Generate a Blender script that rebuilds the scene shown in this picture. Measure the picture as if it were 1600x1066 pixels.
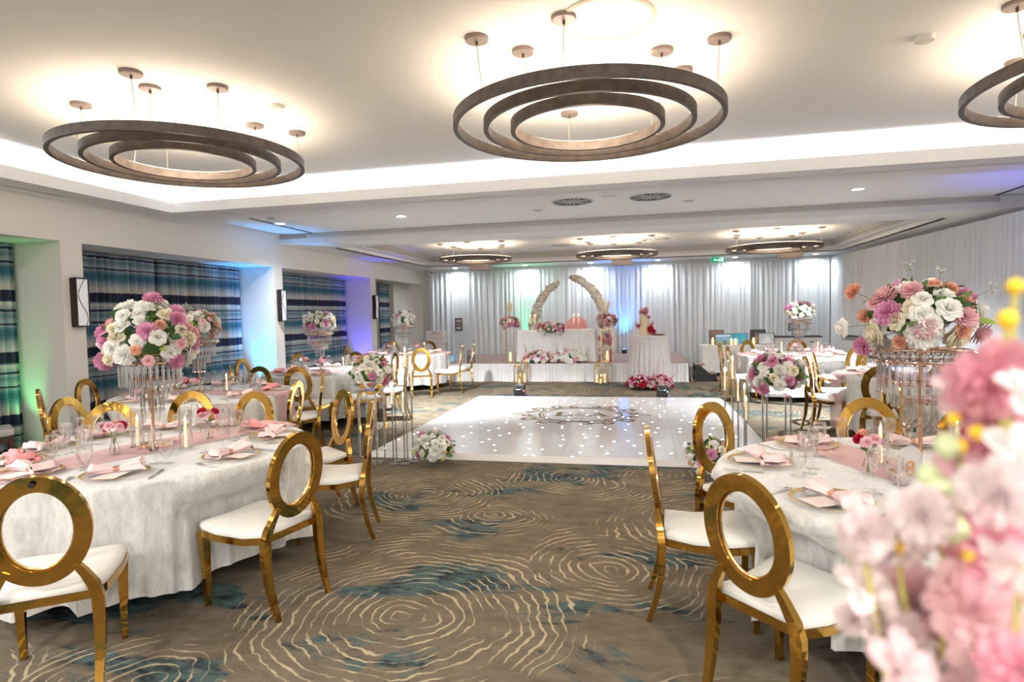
import bpy, math, random
from mathutils import Vector, Matrix
PI = math.pi
sc = bpy.context.scene
for o in list(bpy.data.objects): bpy.data.objects.remove(o, do_unlink=True)

# ------------------------------------------------------------------ camera, world, exposure
yaw, pit, rol, CAMH = -.217045, -.044949, -.021533, 1.6
f_ = Vector((math.sin(yaw)*math.cos(pit), math.cos(yaw)*math.cos(pit), math.sin(pit)))
r_ = Vector((math.cos(yaw), -math.sin(yaw), 0)); u_ = r_.cross(f_)
r2 = r_*math.cos(rol)+u_*math.sin(rol); u2 = -r_*math.sin(rol)+u_*math.cos(rol)
cam = bpy.data.cameras.new('camera'); co = bpy.data.objects.new('camera', cam); sc.collection.objects.link(co)
M = Matrix((r2, u2, -f_)).transposed().to_4x4(); M.translation = (0, 0, CAMH); co.matrix_world = M
cam.lens = 939.85/1600*36; cam.sensor_width = 36; cam.clip_start = .05; cam.clip_end = 60
cam.dof.use_dof = True; cam.dof.focus_distance = 4.0; cam.dof.aperture_fstop = 2.5
sc.camera = co
w = bpy.data.worlds.new('world'); sc.world = w; w.use_nodes = True
w.node_tree.nodes['Background'].inputs[0].default_value = (.8, .85, 1, 1)
w.node_tree.nodes['Background'].inputs[1].default_value = .15
sc.view_settings.view_transform = 'Standard'; sc.view_settings.look = 'None'
sc.view_settings.exposure = 1.06; sc.view_settings.gamma = 1; sc.view_settings.use_curve_mapping = False
sc.cycles.max_bounces = 7; sc.cycles.transparent_max_bounces = 24; sc.cycles.glossy_bounces = 3
sc.cycles.diffuse_bounces = 4; sc.cycles.transmission_bounces = 3; sc.cycles.caustics_reflective = False
sc.cycles.caustics_refractive = False; sc.cycles.sample_clamp_indirect = 4.0
def light(kind, loc, energy, color=(1, 1, 1), size=.1, aim=(0, 0, -1), spot=None, blend=.6, name='lamp', sizey=None):
    L = bpy.data.lights.new(name, kind); L.energy = energy; L.color = color
    if kind == 'AREA':
        L.size = size
        if sizey: L.shape = 'RECTANGLE'; L.size_y = sizey
        else: L.shape = 'DISK'
    else: L.shadow_soft_size = size
    if spot: L.spot_size = math.radians(spot); L.spot_blend = blend
    o = bpy.data.objects.new(name, L); sc.collection.objects.link(o); o.location = loc
    o.rotation_euler = Vector(aim).to_track_quat('-Z', 'Y').to_euler(); return o
COOL = (.93, .97, 1.0); NEUT = (1, .985, .96)
E_DOWN = 220; E_WASH = 42; E_STRIP = 10; E_COVE = 14
DOWN1 = [(-5.86, 8.96), (-3.72, 8.96), (2.82, 8.97)]        # z 3.15 ceiling, ahead of the beam
DOWN2 = [(-3.31, 16.95), (.38, 16.95), (2.38, 16.95), (4.35, 16.95), (-5.4, 16.95), (-1.45, 16.95)]   # z 2.985, wash the back drape
FILL_DOWN3 = [(-6.4, 2.2), (-3.6, -5.1), (-.4, -5.1), (2.8, -5.1), (-6.4, -1.6), (5.45, -1.6)]  # extra border fixtures out of view, added to brighten the near half
for x, y in DOWN1: light('SPOT', (x, y, 3.16), E_DOWN*(4.6 if x > -4 else .8), COOL, .06, aim=(0, .5, -1), spot=108, blend=1, name='downlight_beam')
for x, y in DOWN2: light('SPOT', (x, y, 2.95), E_WASH, (.86, .95, 1), .05, aim=(0, .10, -1), spot=165, blend=1, name='downlight_beam')
for x, y in FILL_DOWN3: light('SPOT', (x, y, 3.0), E_DOWN*.85, NEUT, .08, aim=(-.10*x, .5 if y < -3 else 0, -1), spot=145, blend=.9, name='downlight_beam')
FILL_DOWN4 = [(-5.3, -1.0), (-2.2, -1.0), (1.4, -1.0), (4.5, -1.0)]       # unseen fill lamps, added in the raised ceiling above and behind the camera
for x, y in FILL_DOWN4: light('SPOT', (x, y, 3.32), E_DOWN*.78, NEUT, .10, aim=(0, .62, -1), spot=150, blend=.9, name='downlight_beam')

# ------------------------------------------------------------------ helpers
COL = sc.collection
def link(o, parent=None):
    COL.objects.link(o)
    if parent is not None: o.parent = parent
    return o
def tag(o, label=None, cat=None, group=None, kind=None):
    if label: o['label'] = label
    if cat: o['category'] = cat
    if group: o['group'] = group
    if kind: o['kind'] = kind
    return o
def thing(name, label, cat, loc=(0, 0, 0), rz=0, group=None):
    o = bpy.data.objects.new(name, None); o.empty_display_size = .05; COL.objects.link(o)
    o.location = loc; o.rotation_euler = (0, 0, rz); return tag(o, label, cat, group)
KIDS = {}
def copy_tree(o, parent=None):
    c = o.copy(); COL.objects.link(c)
    if parent is not None: c.parent = parent; reg(c, parent)
    for ch in list(KIDS.get(o.name, [])): copy_tree(ch, c)
    return c
def reg(o, parent):
    if parent is not None: KIDS.setdefault(parent.name, []).append(o)
    return o
class MB:
    def __init__(s): s.v = []; s.f = []; s.m = Matrix.Identity(4)
    def at(s, m): s.m = m; return s
    def add(s, V, F):
        b = len(s.v); s.v += [tuple(s.m @ Vector(p)) for p in V]; s.f += [tuple(i+b for i in q) for q in F]; return s
    def box(s, x0, x1, y0, y1, z0, z1):
        V = [(x, y, z) for x in (x0, x1) for y in (y0, y1) for z in (z0, z1)]
        return s.add(V, [(0, 1, 3, 2), (4, 6, 7, 5), (0, 4, 5, 1), (2, 3, 7, 6), (0, 2, 6, 4), (1, 5, 7, 3)])
    def lathe(s, prof, n=24, c=(0, 0, 0), caps=True, rx=1, ry=1):
        V = []; F = []; k = len(prof)
        for i in range(n):
            a = 2*PI*i/n
            for r, z in prof: V.append((c[0]+r*rx*math.cos(a), c[1]+r*ry*math.sin(a), c[2]+z))
        for i in range(n):
            j = (i+1) % n
            for q in range(k-1): F.append((i*k+q, j*k+q, j*k+q+1, i*k+q+1))
        if caps:
            if prof[0][0] > 1e-6: F.append(tuple(i*k for i in range(n))[::-1])
            if prof[-1][0] > 1e-6: F.append(tuple(i*k+k-1 for i in range(n)))
        return s.add(V, F)
    def cyl(s, r, z0, z1, n=16, c=(0, 0)): return s.lathe([(r, z0), (r, z1)], n, (c[0], c[1], 0))
    def tube(s, pts, rad, n=8, closed=False, sx=1.0):
        pts = [Vector(p) for p in pts]; R = rad if isinstance(rad, (list, tuple)) else [rad]*len(pts)
        V = []; F = []; up = Vector((0, 0, 1)); N = len(pts)
        for i, p in enumerate(pts):
            d = (pts[(i+1) % N]-pts[i-1]) if closed else (pts[min(i+1, N-1)]-pts[max(i-1, 0)])
            if d.length < 1e-9: d = Vector((0, 0, 1))
            d.normalize(); a = d.cross(up)
            if a.length < 1e-3: a = d.cross(Vector((1, 0, 0)))
            a.normalize(); b = d.cross(a)
            for k in range(n):
                t = 2*PI*k/n; V.append(p+a*math.cos(t)*R[i]*sx+b*math.sin(t)*R[i])
        for i in range(N if closed else N-1):
            for k in range(n):
                j = (i+1) % N; F.append((i*n+k, i*n+(k+1) % n, j*n+(k+1) % n, j*n+k))
        if not closed: F += [tuple(range(n))[::-1], tuple((N-1)*n+k for k in range(n))]
        return s.add(V, F)
    def bar(s, pts, w, h, side):            # rectangular section along a path; side = width direction
        V = []; F = []; pts = [Vector(p) for p in pts]; N = len(pts)
        W = w if isinstance(w, (list, tuple)) else [w]*N; Hh = h if isinstance(h, (list, tuple)) else [h]*N
        for i, p in enumerate(pts):
            d = (pts[min(i+1, N-1)]-pts[max(i-1, 0)]).normalized(); a = Vector(side); a = (a-d*a.dot(d)).normalized(); b = d.cross(a)
            for sa, sb in ((-1, -1), (1, -1), (1, 1), (-1, 1)): V.append(p+a*sa*W[i]/2+b*sb*Hh[i]/2)
        for i in range(N-1):
            for k in range(4): F.append((i*4+k, i*4+(k+1) % 4, i*4+4+(k+1) % 4, i*4+4+k))
        F += [(0, 3, 2, 1), tuple((N-1)*4+k for k in range(4))]
        return s.add(V, F)
    def grid(s, fn, nu, nv, closed=False):
        V = [fn(i/(nu if closed else nu-1), j/(nv-1)) for i in range(nu) for j in range(nv)]; F = []
        for i in range(nu if closed else nu-1):
            for j in range(nv-1):
                k = (i+1) % nu; F.append((i*nv+j, k*nv+j, k*nv+j+1, i*nv+j+1))
        return s.add(V, F)
    def prism(s, poly, z0, z1):
        n = len(poly); V = [(x, y, z0) for x, y in poly]+[(x, y, z1) for x, y in poly]
        return s.add(V, [tuple(range(n))[::-1], tuple(range(n, 2*n))]+[(i, (i+1) % n, n+(i+1) % n, n+i) for i in range(n)])
    def mesh(s, name, smooth=True, ang=None):
        me = bpy.data.meshes.new(name); me.from_pydata(s.v, [], s.f); me.update()
        if smooth: me.polygons.foreach_set('use_smooth', [True]*len(me.polygons))
        return me
    def build(s, name, mat, parent=None, smooth=True, sharp=None, bevel=None, loc=None, label=None):
        me = s.mesh(name, smooth)
        if smooth and sharp is None: sharp = 40
        if smooth and sharp: 
            try: me.set_sharp_from_angle(angle=math.radians(sharp))
            except Exception: pass
        me.materials.append(mat); o = bpy.data.objects.new(name, me); link(o, parent); reg(o, parent)
        if loc: o.location = loc
        if bevel:
            m = o.modifiers.new('bevel', 'BEVEL'); m.width = bevel; m.segments = 2; m.limit_method = 'ANGLE'
        if label: o['label'] = label
        return o
def inst(me, name, parent, loc, rot=None, sc_=1.0):
    o = bpy.data.objects.new(name, me); link(o, parent); reg(o, parent); o.location = loc
    if rot is not None: o.rotation_euler = rot
    o.scale = (sc_,)*3 if not isinstance(sc_, (tuple, list)) else sc_
    return o
def struct(name, mb, m, smooth=False):
    o = mb.build(name, m, None, smooth=smooth); o['kind'] = 'structure'; return o
def box_struct(name, m, *b): return struct(name, MB().box(*b), m)

# ------------------------------------------------------------------ materials
def new_mat(name):
    m = bpy.data.materials.new(name); m.use_nodes = True; return m, m.node_tree.nodes, m.node_tree.links, m.node_tree.nodes['Principled BSDF']
def mat(name, col, rough=.5, metal=0, bump=None, var=None, **kw):
    m, N, L, b = new_mat(name)
    b.inputs['Base Color'].default_value = (*col, 1); b.inputs['Roughness'].default_value = rough; b.inputs['Metallic'].default_value = metal
    for k, v in kw.items():
        b.inputs[k.replace('_', ' ')].default_value = v
    if bump or var:
        tc = N.new('ShaderNodeTexCoord'); nz = N.new('ShaderNodeTexNoise'); nz.inputs['Scale'].default_value = (bump or var)[0]
        nz.inputs['Detail'].default_value = 4; L.new(tc.outputs['Object'], nz.inputs['Vector'])
        if bump:
            bp = N.new('ShaderNodeBump'); bp.inputs['Strength'].default_value = bump[1]; bp.inputs['Distance'].default_value = bump[2] if len(bump) > 2 else .01
            L.new(nz.outputs['Fac'], bp.inputs['Height']); L.new(bp.outputs['Normal'], b.inputs['Normal'])
        if var:
            mx = N.new('ShaderNodeMix'); mx.data_type = 'RGBA'; mx.inputs[6].default_value = (*col, 1); mx.inputs[7].default_value = (*var[1], 1)
            rr = N.new('ShaderNodeMapRange'); rr.inputs['From Min'].default_value = .38; rr.inputs['From Max'].default_value = .62
            L.new(nz.outputs['Fac'], rr.inputs['Value']); L.new(rr.outputs[0], mx.inputs[0]); L.new(mx.outputs[2], b.inputs['Base Color'])
    return m
def emis(name, col, strength):
    m = bpy.data.materials.new(name); m.use_nodes = True; N = m.node_tree.nodes; N.remove(N['Principled BSDF'])
    e = N.new('ShaderNodeEmission'); e.inputs[0].default_value = (*col, 1); e.inputs[1].default_value = strength
    m.node_tree.links.new(e.outputs[0], N['Material Output'].inputs[0]); return m
def glass(name, col=(1, 1, 1), refl=1.0, tint=.96, rough=.02, base=.06):
    m = bpy.data.materials.new(name); m.use_nodes = True; N = m.node_tree.nodes; L = m.node_tree.links; N.remove(N['Principled BSDF'])
    t = N.new('ShaderNodeBsdfTransparent'); t.inputs[0].default_value = (*[c*tint for c in col], 1)
    g = N.new('ShaderNodeBsdfGlossy'); g.inputs['Roughness'].default_value = rough; g.inputs[0].default_value = (1, 1, 1, 1)
    lw = N.new('ShaderNodeLayerWeight'); lw.inputs[0].default_value = .35
    ma = N.new('ShaderNodeMath'); ma.operation = 'MULTIPLY_ADD'; ma.inputs[1].default_value = refl*.75; ma.inputs[2].default_value = base; ma.use_clamp = True
    L.new(lw.outputs['Fresnel'], ma.inputs[0]); mx = N.new('ShaderNodeMixShader'); L.new(ma.outputs[0], mx.inputs[0])
    L.new(t.outputs[0], mx.inputs[1]); L.new(g.outputs[0], mx.inputs[2]); L.new(mx.outputs[0], N['Material Output'].inputs[0]); return m
def sheer(name, col, opac, trl=.4):
    m = bpy.data.materials.new(name); m.use_nodes = True; N = m.node_tree.nodes; L = m.node_tree.links; N.remove(N['Principled BSDF'])
    d = N.new('ShaderNodeBsdfDiffuse'); d.inputs[0].default_value = (*col, 1); tl = N.new('ShaderNodeBsdfTranslucent'); tl.inputs[0].default_value = (*col, 1)
    m1 = N.new('ShaderNodeMixShader'); m1.inputs[0].default_value = trl; L.new(d.outputs[0], m1.inputs[1]); L.new(tl.outputs[0], m1.inputs[2])
    t = N.new('ShaderNodeBsdfTransparent'); m2 = N.new('ShaderNodeMixShader'); m2.inputs[0].default_value = opac
    L.new(t.outputs[0], m2.inputs[1]); L.new(m1.outputs[0], m2.inputs[2]); L.new(m2.outputs[0], N['Material Output'].inputs[0]); return m
WALL = mat('wall_paint', (.82, .80, .765), .8); CEIL = mat('ceiling_paint', (.87, .865, .855), .85)
TRIMW = mat('beam_paint', (.88, .88, .88), .7); MOULD = mat('grey_moulding', (.46, .44, .42), .7)
GOLD = mat('polished_gold', (.62, .36, .08), .07, 1.0, bump=(5, .10, .02)); GOLDL = mat('brushed_gold', (.82, .58, .28), .25, 1.0)
ROSEG = mat('rose_gold', (.80, .47, .30), .16, 1.0); LEATHER = mat('white_leather', (.84, .82, .77), .38, bump=(60, .08))
BRONZE = mat('bronze_brown', (.085, .066, .058), .5, .3, var=(14, (.125, .098, .08))); DARKB = mat('dark_bronze', (.035, .028, .025), .45, .4)
CANOPY = mat('canopy_brown', (.22, .17, .155), .5, .2); BLACK = mat('black_plastic', (.02, .02, .022), .4)
STEEL = mat('cutlery_steel', (.72, .72, .72), .18, 1.0); GLASS = glass('thin_glass', base=.025, tint=.992, refl=.55); CRYSTAL = glass('crystal', (.97, .98, 1), base=.30, refl=1.2, tint=.97, rough=.05)
GLASSG = glass('frosted_acrylic', (1, .98, .97), base=.35, rough=.5, tint=.9); ACRYL = glass('clear_acrylic', base=.10, tint=.97)
NAPKIN = mat('pink_napkin', (.88, .67, .66), .8, bump=(30, .3)); NAPKIN2 = mat('rose_napkin', (.88, .36, .38), .8, bump=(30, .3)); COPPER = mat('copper_ring', (.55, .27, .20), .4, .6)
CARD = mat('blush_card', (.84, .66, .65), .7, var=(9, (.86, .80, .78))); RUN = sheer('pink_chiffon', (.86, .58, .58), .72, .2)
WHITE = mat('white_satin', (.80, .79, .77), .6); WAX = mat('candle_wax', (.86, .80, .62), .5, Emission_Color=(1, .75, .35, 1), Emission_Strength=.25)
FLAME = emis('candle_flame', (1, .72, .30), 9); FLAMEW = emis('amber_flame', (1, .5, .12), 6)
def petal(n, c, t=.3): return sheer(n, c, 1.0, t)
PL_W = petal('petal_white', (.97, .96, .92)); PL_C = petal('petal_cream', (.93, .87, .70)); PL_P = petal('petal_pink', (.84, .42, .62))
PL_LP = petal('petal_light_pink', (.92, .60, .64)); PL_PE = petal('petal_peach', (.92, .54, .40)); PL_R = petal('petal_red', (.62, .03, .08))
PL_Y = petal('petal_yellow', (.88, .76, .30)); LEAF = mat('leaf_green', (.055, .14, .04), .5, var=(6, (.12, .24, .06))); LIME = mat('lime_leaf', (.30, .42, .08), .5)
LEAFD = mat('leaf_dark', (.035, .10, .04), .45); STEM = mat('stem_green', (.10, .18, .05), .5)
LED = emis('warm_led_strip', (1, .80, .58), E_STRIP); COVE = emis('cool_cove_led', (.90, .95, 1), E_COVE); LAMP = emis('downlight_glass', (.95, .98, 1), 14)
DECK = mat('stage_deck', (.27, .17, .15), .5); WOODD = mat('dark_wood', (.05, .025, .015), .4); CREAM = mat('cake_cream', (.80, .66, .44), .5)
BLUEC = emis('blue_led', (.1, .25, 1), 3)
def cloth_mat(name, col, dark, sheen=.8, sc1=24, vlo=.3):
    m, N, L, b = new_mat(name); tc = N.new('ShaderNodeTexCoord'); mp = N.new('ShaderNodeMapping'); mp.inputs['Scale'].default_value = (1.2, 1.2, .4)
    nz = N.new('ShaderNodeTexNoise'); nz.inputs['Scale'].default_value = sc1; nz.inputs['Detail'].default_value = 6; nz.inputs['Roughness'].default_value = .65; nz.inputs['Distortion'].default_value = .7
    L.new(tc.outputs['Object'], mp.inputs[0]); L.new(mp.outputs[0], nz.inputs['Vector'])
    rr = N.new('ShaderNodeMapRange'); rr.inputs['From Min'].default_value = .36; rr.inputs['From Max'].default_value = .64; L.new(nz.outputs['Fac'], rr.inputs['Value'])
    mx = N.new('ShaderNodeMix'); mx.data_type = 'RGBA'; mx.inputs[6].default_value = (*dark, 1); mx.inputs[7].default_value = (*col, 1); L.new(rr.outputs[0], mx.inputs[0])
    L.new(mx.outputs[2], b.inputs['Base Color']); b.inputs['Roughness'].default_value = .38; b.inputs['Sheen Weight'].default_value = sheen; b.inputs['Sheen Roughness'].default_value = .4
    bp = N.new('ShaderNodeBump'); bp.inputs['Strength'].default_value = .35; bp.inputs['Distance'].default_value = .01; L.new(nz.outputs['Fac'], bp.inputs['Height']); L.new(bp.outputs['Normal'], b.inputs['Normal'])
    return m
VELVET = cloth_mat('crushed_velvet', (.79, .78, .755), (.60, .59, .56)); SATIN2 = cloth_mat('soft_white_cloth', (.78, .77, .76), (.70, .69, .68), .2, 5)
def drape_mat():
    m, N, L, b = new_mat('sheer_white_voile'); N.remove(b)
    d = N.new('ShaderNodeBsdfDiffuse'); d.inputs[0].default_value = (.88, .91, .95, 1); t = N.new('ShaderNodeBsdfTranslucent'); t.inputs[0].default_value = (.85, .89, .94, 1)
    x = N.new('ShaderNodeMixShader'); x.inputs[0].default_value = .25; L.new(d.outputs[0], x.inputs[1]); L.new(t.outputs[0], x.inputs[2]); L.new(x.outputs[0], N['Material Output'].inputs[0]); return m
VOILE = drape_mat()
def stripe_mat():
    m, N, L, b = new_mat('striped_curtain'); tc = N.new('ShaderNodeTexCoord'); sp = N.new('ShaderNodeSeparateXYZ'); L.new(tc.outputs['Object'], sp.inputs[0])
    mp = N.new('ShaderNodeMapping'); mp.inputs['Scale'].default_value = (.8, .8, 9); L.new(tc.outputs['Object'], mp.inputs[0])
    nz = N.new('ShaderNodeTexNoise'); nz.inputs['Scale'].default_value = 2.2; nz.inputs['Detail'].default_value = 6; nz.inputs['Roughness'].default_value = .7; L.new(mp.outputs[0], nz.inputs['Vector'])
    ad = N.new('ShaderNodeMath'); ad.operation = 'MULTIPLY_ADD'; ad.inputs[1].default_value = .05; L.new(nz.outputs['Fac'], ad.inputs[0]); L.new(sp.outputs['Z'], ad.inputs[2])
    sb = N.new('ShaderNodeMath'); sb.operation = 'SUBTRACT'; sb.inputs[0].default_value = 2.555+.025-.54+.74*4; L.new(ad.outputs[0], sb.inputs[1])
    dv = N.new('ShaderNodeMath'); dv.operation = 'DIVIDE'; dv.inputs[1].default_value = .74; L.new(sb.outputs[0], dv.inputs[0])
    fr = N.new('ShaderNodeMath'); fr.operation = 'FRACT'; L.new(dv.outputs[0], fr.inputs[0])
    cr = N.new('ShaderNodeValToRGB'); L.new(fr.outputs[0], cr.inputs[0]); e = cr.color_ramp.elements
    nav = (.010, .017, .05, 1); tea = (.035, .13, .19, 1); pale = (.31, .38, .42, 1); mid = (.10, .20, .27, 1); wht = (.52, .51, .49, 1)
    stops = [(0, nav), (.17, nav), (.19, mid), (.205, wht), (.24, wht), (.28, pale), (.315, pale), (.32, nav), (.345, nav), (.36, pale), (.42, mid), (.50, pale), (.535, pale), (.54, nav), (.565, nav), (.575, pale), (.62, mid), (.66, tea), (.73, tea), (.78, mid), (.86, pale), (.93, wht), (.99, wht)]
    e[0].position, e[0].color = stops[0]; e[1].position, e[1].color = stops[1]
    for p, c in stops[2:]:
        q = e.new(p); q.color = c
    L.new(cr.outputs[0], b.inputs['Base Color']); b.inputs['Roughness'].default_value = .75; return m
STRIPE = stripe_mat()
RINGS = [(-1.28, 2.95, 1.15), (-.25, 3.75, .72), (-.74, 5.72, .75), (-1.98, 5.05, .95), (-1.82, 8.9, .9), (.55, 4.6, 1.0), (-3.4, 1.5, 1.0), (.6, 2.0, .9), (-2.2, 2.2, .55), (-3.3, 8.3, 1.1), (-3.9, 10.4, 1.1), (-2.0, 12.2, 1.2), (.6, 12.3, 1.2), (1.8, 7.7, 1.0), (1.7, 10.0, 1.1), (-5.0, 4.6, 1.0), (-.6, 1.3, .8), (1.7, 14.3, 1.1), (-2.4, 6.6, .7), (2.2, 5.2, .9), (-1.2, 4.55, .5), (.15, 6.0, .7)]
def carpet_mat():
    m, N, L, b = new_mat('patterned_carpet'); tc = N.new('ShaderNodeTexCoord')
    def math_(op, a, c=None, clamp=False, d=None):
        n = N.new('ShaderNodeMath'); n.operation = op; n.use_clamp = clamp
        for i, q in enumerate((a, c, d)):
            if q is None: continue
            if isinstance(q, (int, float)): n.inputs[i].default_value = q
            else: L.new(q, n.inputs[i])
        return n.outputs[0]
    def noise(scale, det=3, dist=0, vec=None, rough=.5):
        n = N.new('ShaderNodeTexNoise'); n.inputs['Scale'].default_value = scale; n.inputs['Detail'].default_value = det; n.inputs['Distortion'].default_value = dist; n.inputs['Roughness'].default_value = rough
        L.new(vec or tc.outputs['Object'], n.inputs['Vector']); return n
    nz = noise(1.6, 3); n2 = noise(16, 2)
    vs = N.new('ShaderNodeVectorMath'); vs.operation = 'MULTIPLY_ADD'; vs.inputs[1].default_value = (.34, .34, 0); L.new(nz.outputs['Color'], vs.inputs[0]); L.new(tc.outputs['Object'], vs.inputs[2])
    v2 = N.new('ShaderNodeVectorMath'); v2.operation = 'MULTIPLY_ADD'; v2.inputs[1].default_value = (.035, .035, 0); L.new(n2.outputs['Color'], v2.inputs[0]); L.new(vs.outputs[0], v2.inputs[2])
    best = None
    for x, y, R in RINGS:
        ds = N.new('ShaderNodeVectorMath'); ds.operation = 'DISTANCE'; L.new(v2.outputs[0], ds.inputs[0]); ds.inputs[1].default_value = (x+.19, y+.19, .0)
        sb = math_('SUBTRACT', ds.outputs['Value'], R)
        best = sb if best is None else math_('MINIMUM', best, sb)
    wv = math_('SINE', math_('MULTIPLY', best, 2*PI/.062))
    wid = noise(4.5, 4); th = math_('MULTIPLY_ADD', wid.outputs['Fac'], 1.7, False, -.05)
    line = math_('MULTIPLY', math_('SUBTRACT', wv, th), 5, True)
    edge = math_('MULTIPLY_ADD', noise(.9, 2).outputs['Fac'], 1.1, False, -.62)
    inside = math_('MULTIPLY', math_('SUBTRACT', edge, best), 12, True)
    line = math_('MULTIPLY', line, inside)
    # streaky base and blue-green patches stretched across the room
    mp = N.new('ShaderNodeMapping'); mp.inputs['Scale'].default_value = (.62, 1.25, 1); L.new(tc.outputs['Object'], mp.inputs[0])
    pn = noise(.95, 6, .4, mp.outputs[0], .62); st = noise(9, 6, 0, mp.outputs[0], .7)
    cr = N.new('ShaderNodeValToRGB'); L.new(st.outputs['Fac'], cr.inputs[0]); e = cr.color_ramp.elements
    e[0].position = .3; e[0].color = (.120, .098, .071, 1); e[1].position = .7; e[1].color = (.195, .158, .115, 1)
    blue = N.new('ShaderNodeValToRGB'); L.new(st.outputs['Fac'], blue.inputs[0]); e = blue.color_ramp.elements
    e[0].position = .38; e[0].color = (.022, .028, .036, 1); e[1].position = .55; e[1].color = (.075, .115, .112, 1)
    fac = math_('MULTIPLY', math_('SUBTRACT', pn.outputs['Fac'], .55), 40, True)
    m1 = N.new('ShaderNodeMix'); m1.data_type = 'RGBA'; L.new(fac, m1.inputs[0]); L.new(cr.outputs[0], m1.inputs[6]); L.new(blue.outputs[0], m1.inputs[7])
    m2 = N.new('ShaderNodeMix'); m2.data_type = 'RGBA'; L.new(line, m2.inputs[0]); L.new(m1.outputs[2], m2.inputs[6]); m2.inputs[7].default_value = (.42, .345, .225, 1)
    L.new(m2.outputs[2], b.inputs['Base Color']); b.inputs['Roughness'].default_value = .95; b.inputs['Specular IOR Level'].default_value = .1
    fz = noise(160, 2); bp = N.new('ShaderNodeBump'); bp.inputs['Strength'].default_value = .4; bp.inputs['Distance'].default_value = .004; L.new(fz.outputs['Fac'], bp.inputs['Height']); L.new(bp.outputs['Normal'], b.inputs['Normal'])
    return m
CARPET = carpet_mat()
def dance_mat():
    m, N, L, b = new_mat('starlit_dance_floor'); tc = N.new('ShaderNodeTexCoord')
    vo = N.new('ShaderNodeTexVoronoi'); vo.voronoi_dimensions = '2D'; vo.inputs['Scale'].default_value = 3.2; vo.inputs['Randomness'].default_value = .85; L.new(tc.outputs['Object'], vo.inputs['Vector'])
    lt = N.new('ShaderNodeMath'); lt.operation = 'LESS_THAN'; lt.inputs[1].default_value = .052; L.new(vo.outputs['Distance'], lt.inputs[0])
    br = N.new('ShaderNodeTexBrick'); br.offset = 0; br.inputs['Scale'].default_value = 1; br.inputs['Brick Width'].default_value = 1.22; br.inputs['Row Height'].default_value = .61; br.inputs['Mortar Size'].default_value = .004
    br.inputs['Color1'].default_value = br.inputs['Color2'].default_value = (.76, .75, .75, 1); br.inputs['Mortar'].default_value = (.55, .55, .56, 1); L.new(tc.outputs['Object'], br.inputs['Vector'])
    L.new(br.outputs['Color'], b.inputs['Base Color']); b.inputs['Roughness'].default_value = .11; b.inputs['Specular IOR Level'].default_value = .35
    ml = N.new('ShaderNodeMath'); ml.operation = 'MULTIPLY'; ml.inputs[1].default_value = 3.5; L.new(lt.outputs[0], ml.inputs[0]); L.new(ml.outputs[0], b.inputs['Emission Strength']); b.inputs['Emission Color'].default_value = (.85, .95, 1, 1)
    return m
DANCE = dance_mat()

# ------------------------------------------------------------------ room shell
XL, XR, YB, YN = -6.67, 5.65, 17.75, -5.5
struct('floor', MB().box(-8, XR+.3, YN, YB+.3, -.1, 0), CARPET)
box_struct('wall_back', WALL, -8, XR+.3, YB, YB+.3, 0, 3.6)
box_struct('wall_near', WALL, -8, XR+.3, YN-.2, YN, 0, 3.6)
box_struct('wall_right', WALL, XR, XR+.2, YN, YB, 0, 3.6)
box_struct('wall_left_outer', WALL, -7.85, -7.65, YN, YB, 0, 3.6)
cols = [(-5.5, -5.3), (-1.6, -1.32), (1.85, 2.13), (5.79, 6.07), (9.94, 10.22), (13.96, 14.26), (17.57, 17.75)]
b = MB()
for y0, y1 in cols: b.box(-7.65, XL, y0, y1, 0, 2.57)
b.box(-7.65, XL, YN, YB, 2.57, 3.6); struct('wall_left', b, WALL)
b = MB()
for y0, y1 in cols[:-1]: b.box(-7.66, XL+.012, y0-.012, y1+.012, 0, .10)
struct('baseboard_left', b, mat('taupe_skirting', (.22, .18, .15), .6))
T1X0, T1X1, T1Y0, T1Y1 = -6.13, 5.17, -4.6, 6.93
CZ = 3.04
b = MB(); b.box(XL, T1X0, YN, 7.6, CZ, CZ+.02); b.box(T1X1, XR, YN, 7.6, CZ, CZ+.02); b.box(T1X0, T1X1, T1Y1, 7.6, CZ, CZ+.02); b.box(T1X0, T1X1, YN, T1Y0, CZ, CZ+.02)
struct('ceiling_soffit', b, CEIL)
b = MB(); lz = 3.17
for q in ((T1X0, T1X0+.02, T1Y0, T1Y1), (T1X1-.02, T1X1, T1Y0, T1Y1), (T1X0+.02, T1X1-.02, T1Y1-.02, T1Y1), (T1X0+.02, T1X1-.02, T1Y0, T1Y0+.02)): b.box(*q, CZ, lz)
struct('trim_1', b, TRIMW)
cx = .30
box_struct('ceiling', CEIL, XL, XR, YN, 7.6, 3.36, 3.4)
b = MB(); b.box(T1X0-cx-.02, T1X0-cx, T1Y0-cx, T1Y1+cx, CZ, 3.36); b.box(T1X1+cx, T1X1+cx+.02, T1Y0-cx, T1Y1+cx, CZ, 3.36); b.box(T1X0-cx, T1X1+cx, T1Y1+cx, T1Y1+cx+.02, CZ, 3.36); b.box(T1X0-cx, T1X1+cx, T1Y0-cx-.02, T1Y0-cx, CZ, 3.36)
struct('trim_2', b, TRIMW)
b = MB(); q = .07; zz = CZ+.03
for s_ in ((T1X0-q-.05, T1X0-q, T1Y0, T1Y1), (T1X1+q, T1X1+q+.05, T1Y0, T1Y1), (T1X0, T1X1, T1Y1+q, T1Y1+q+.05)): b.box(*s_, zz, zz+.012)
o = b.build('cove_light_strip', COVE, None, smooth=False); tag(o, 'cool white light strip glowing in the recess around the raised ceiling', 'light')
box_struct('ceiling_middle', CEIL, XL, XR, 7.62, 10.3, 3.18, 3.2)
box_struct('trim_3', CEIL, XL, XR, 7.6, 7.62, CZ, 3.36)
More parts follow.
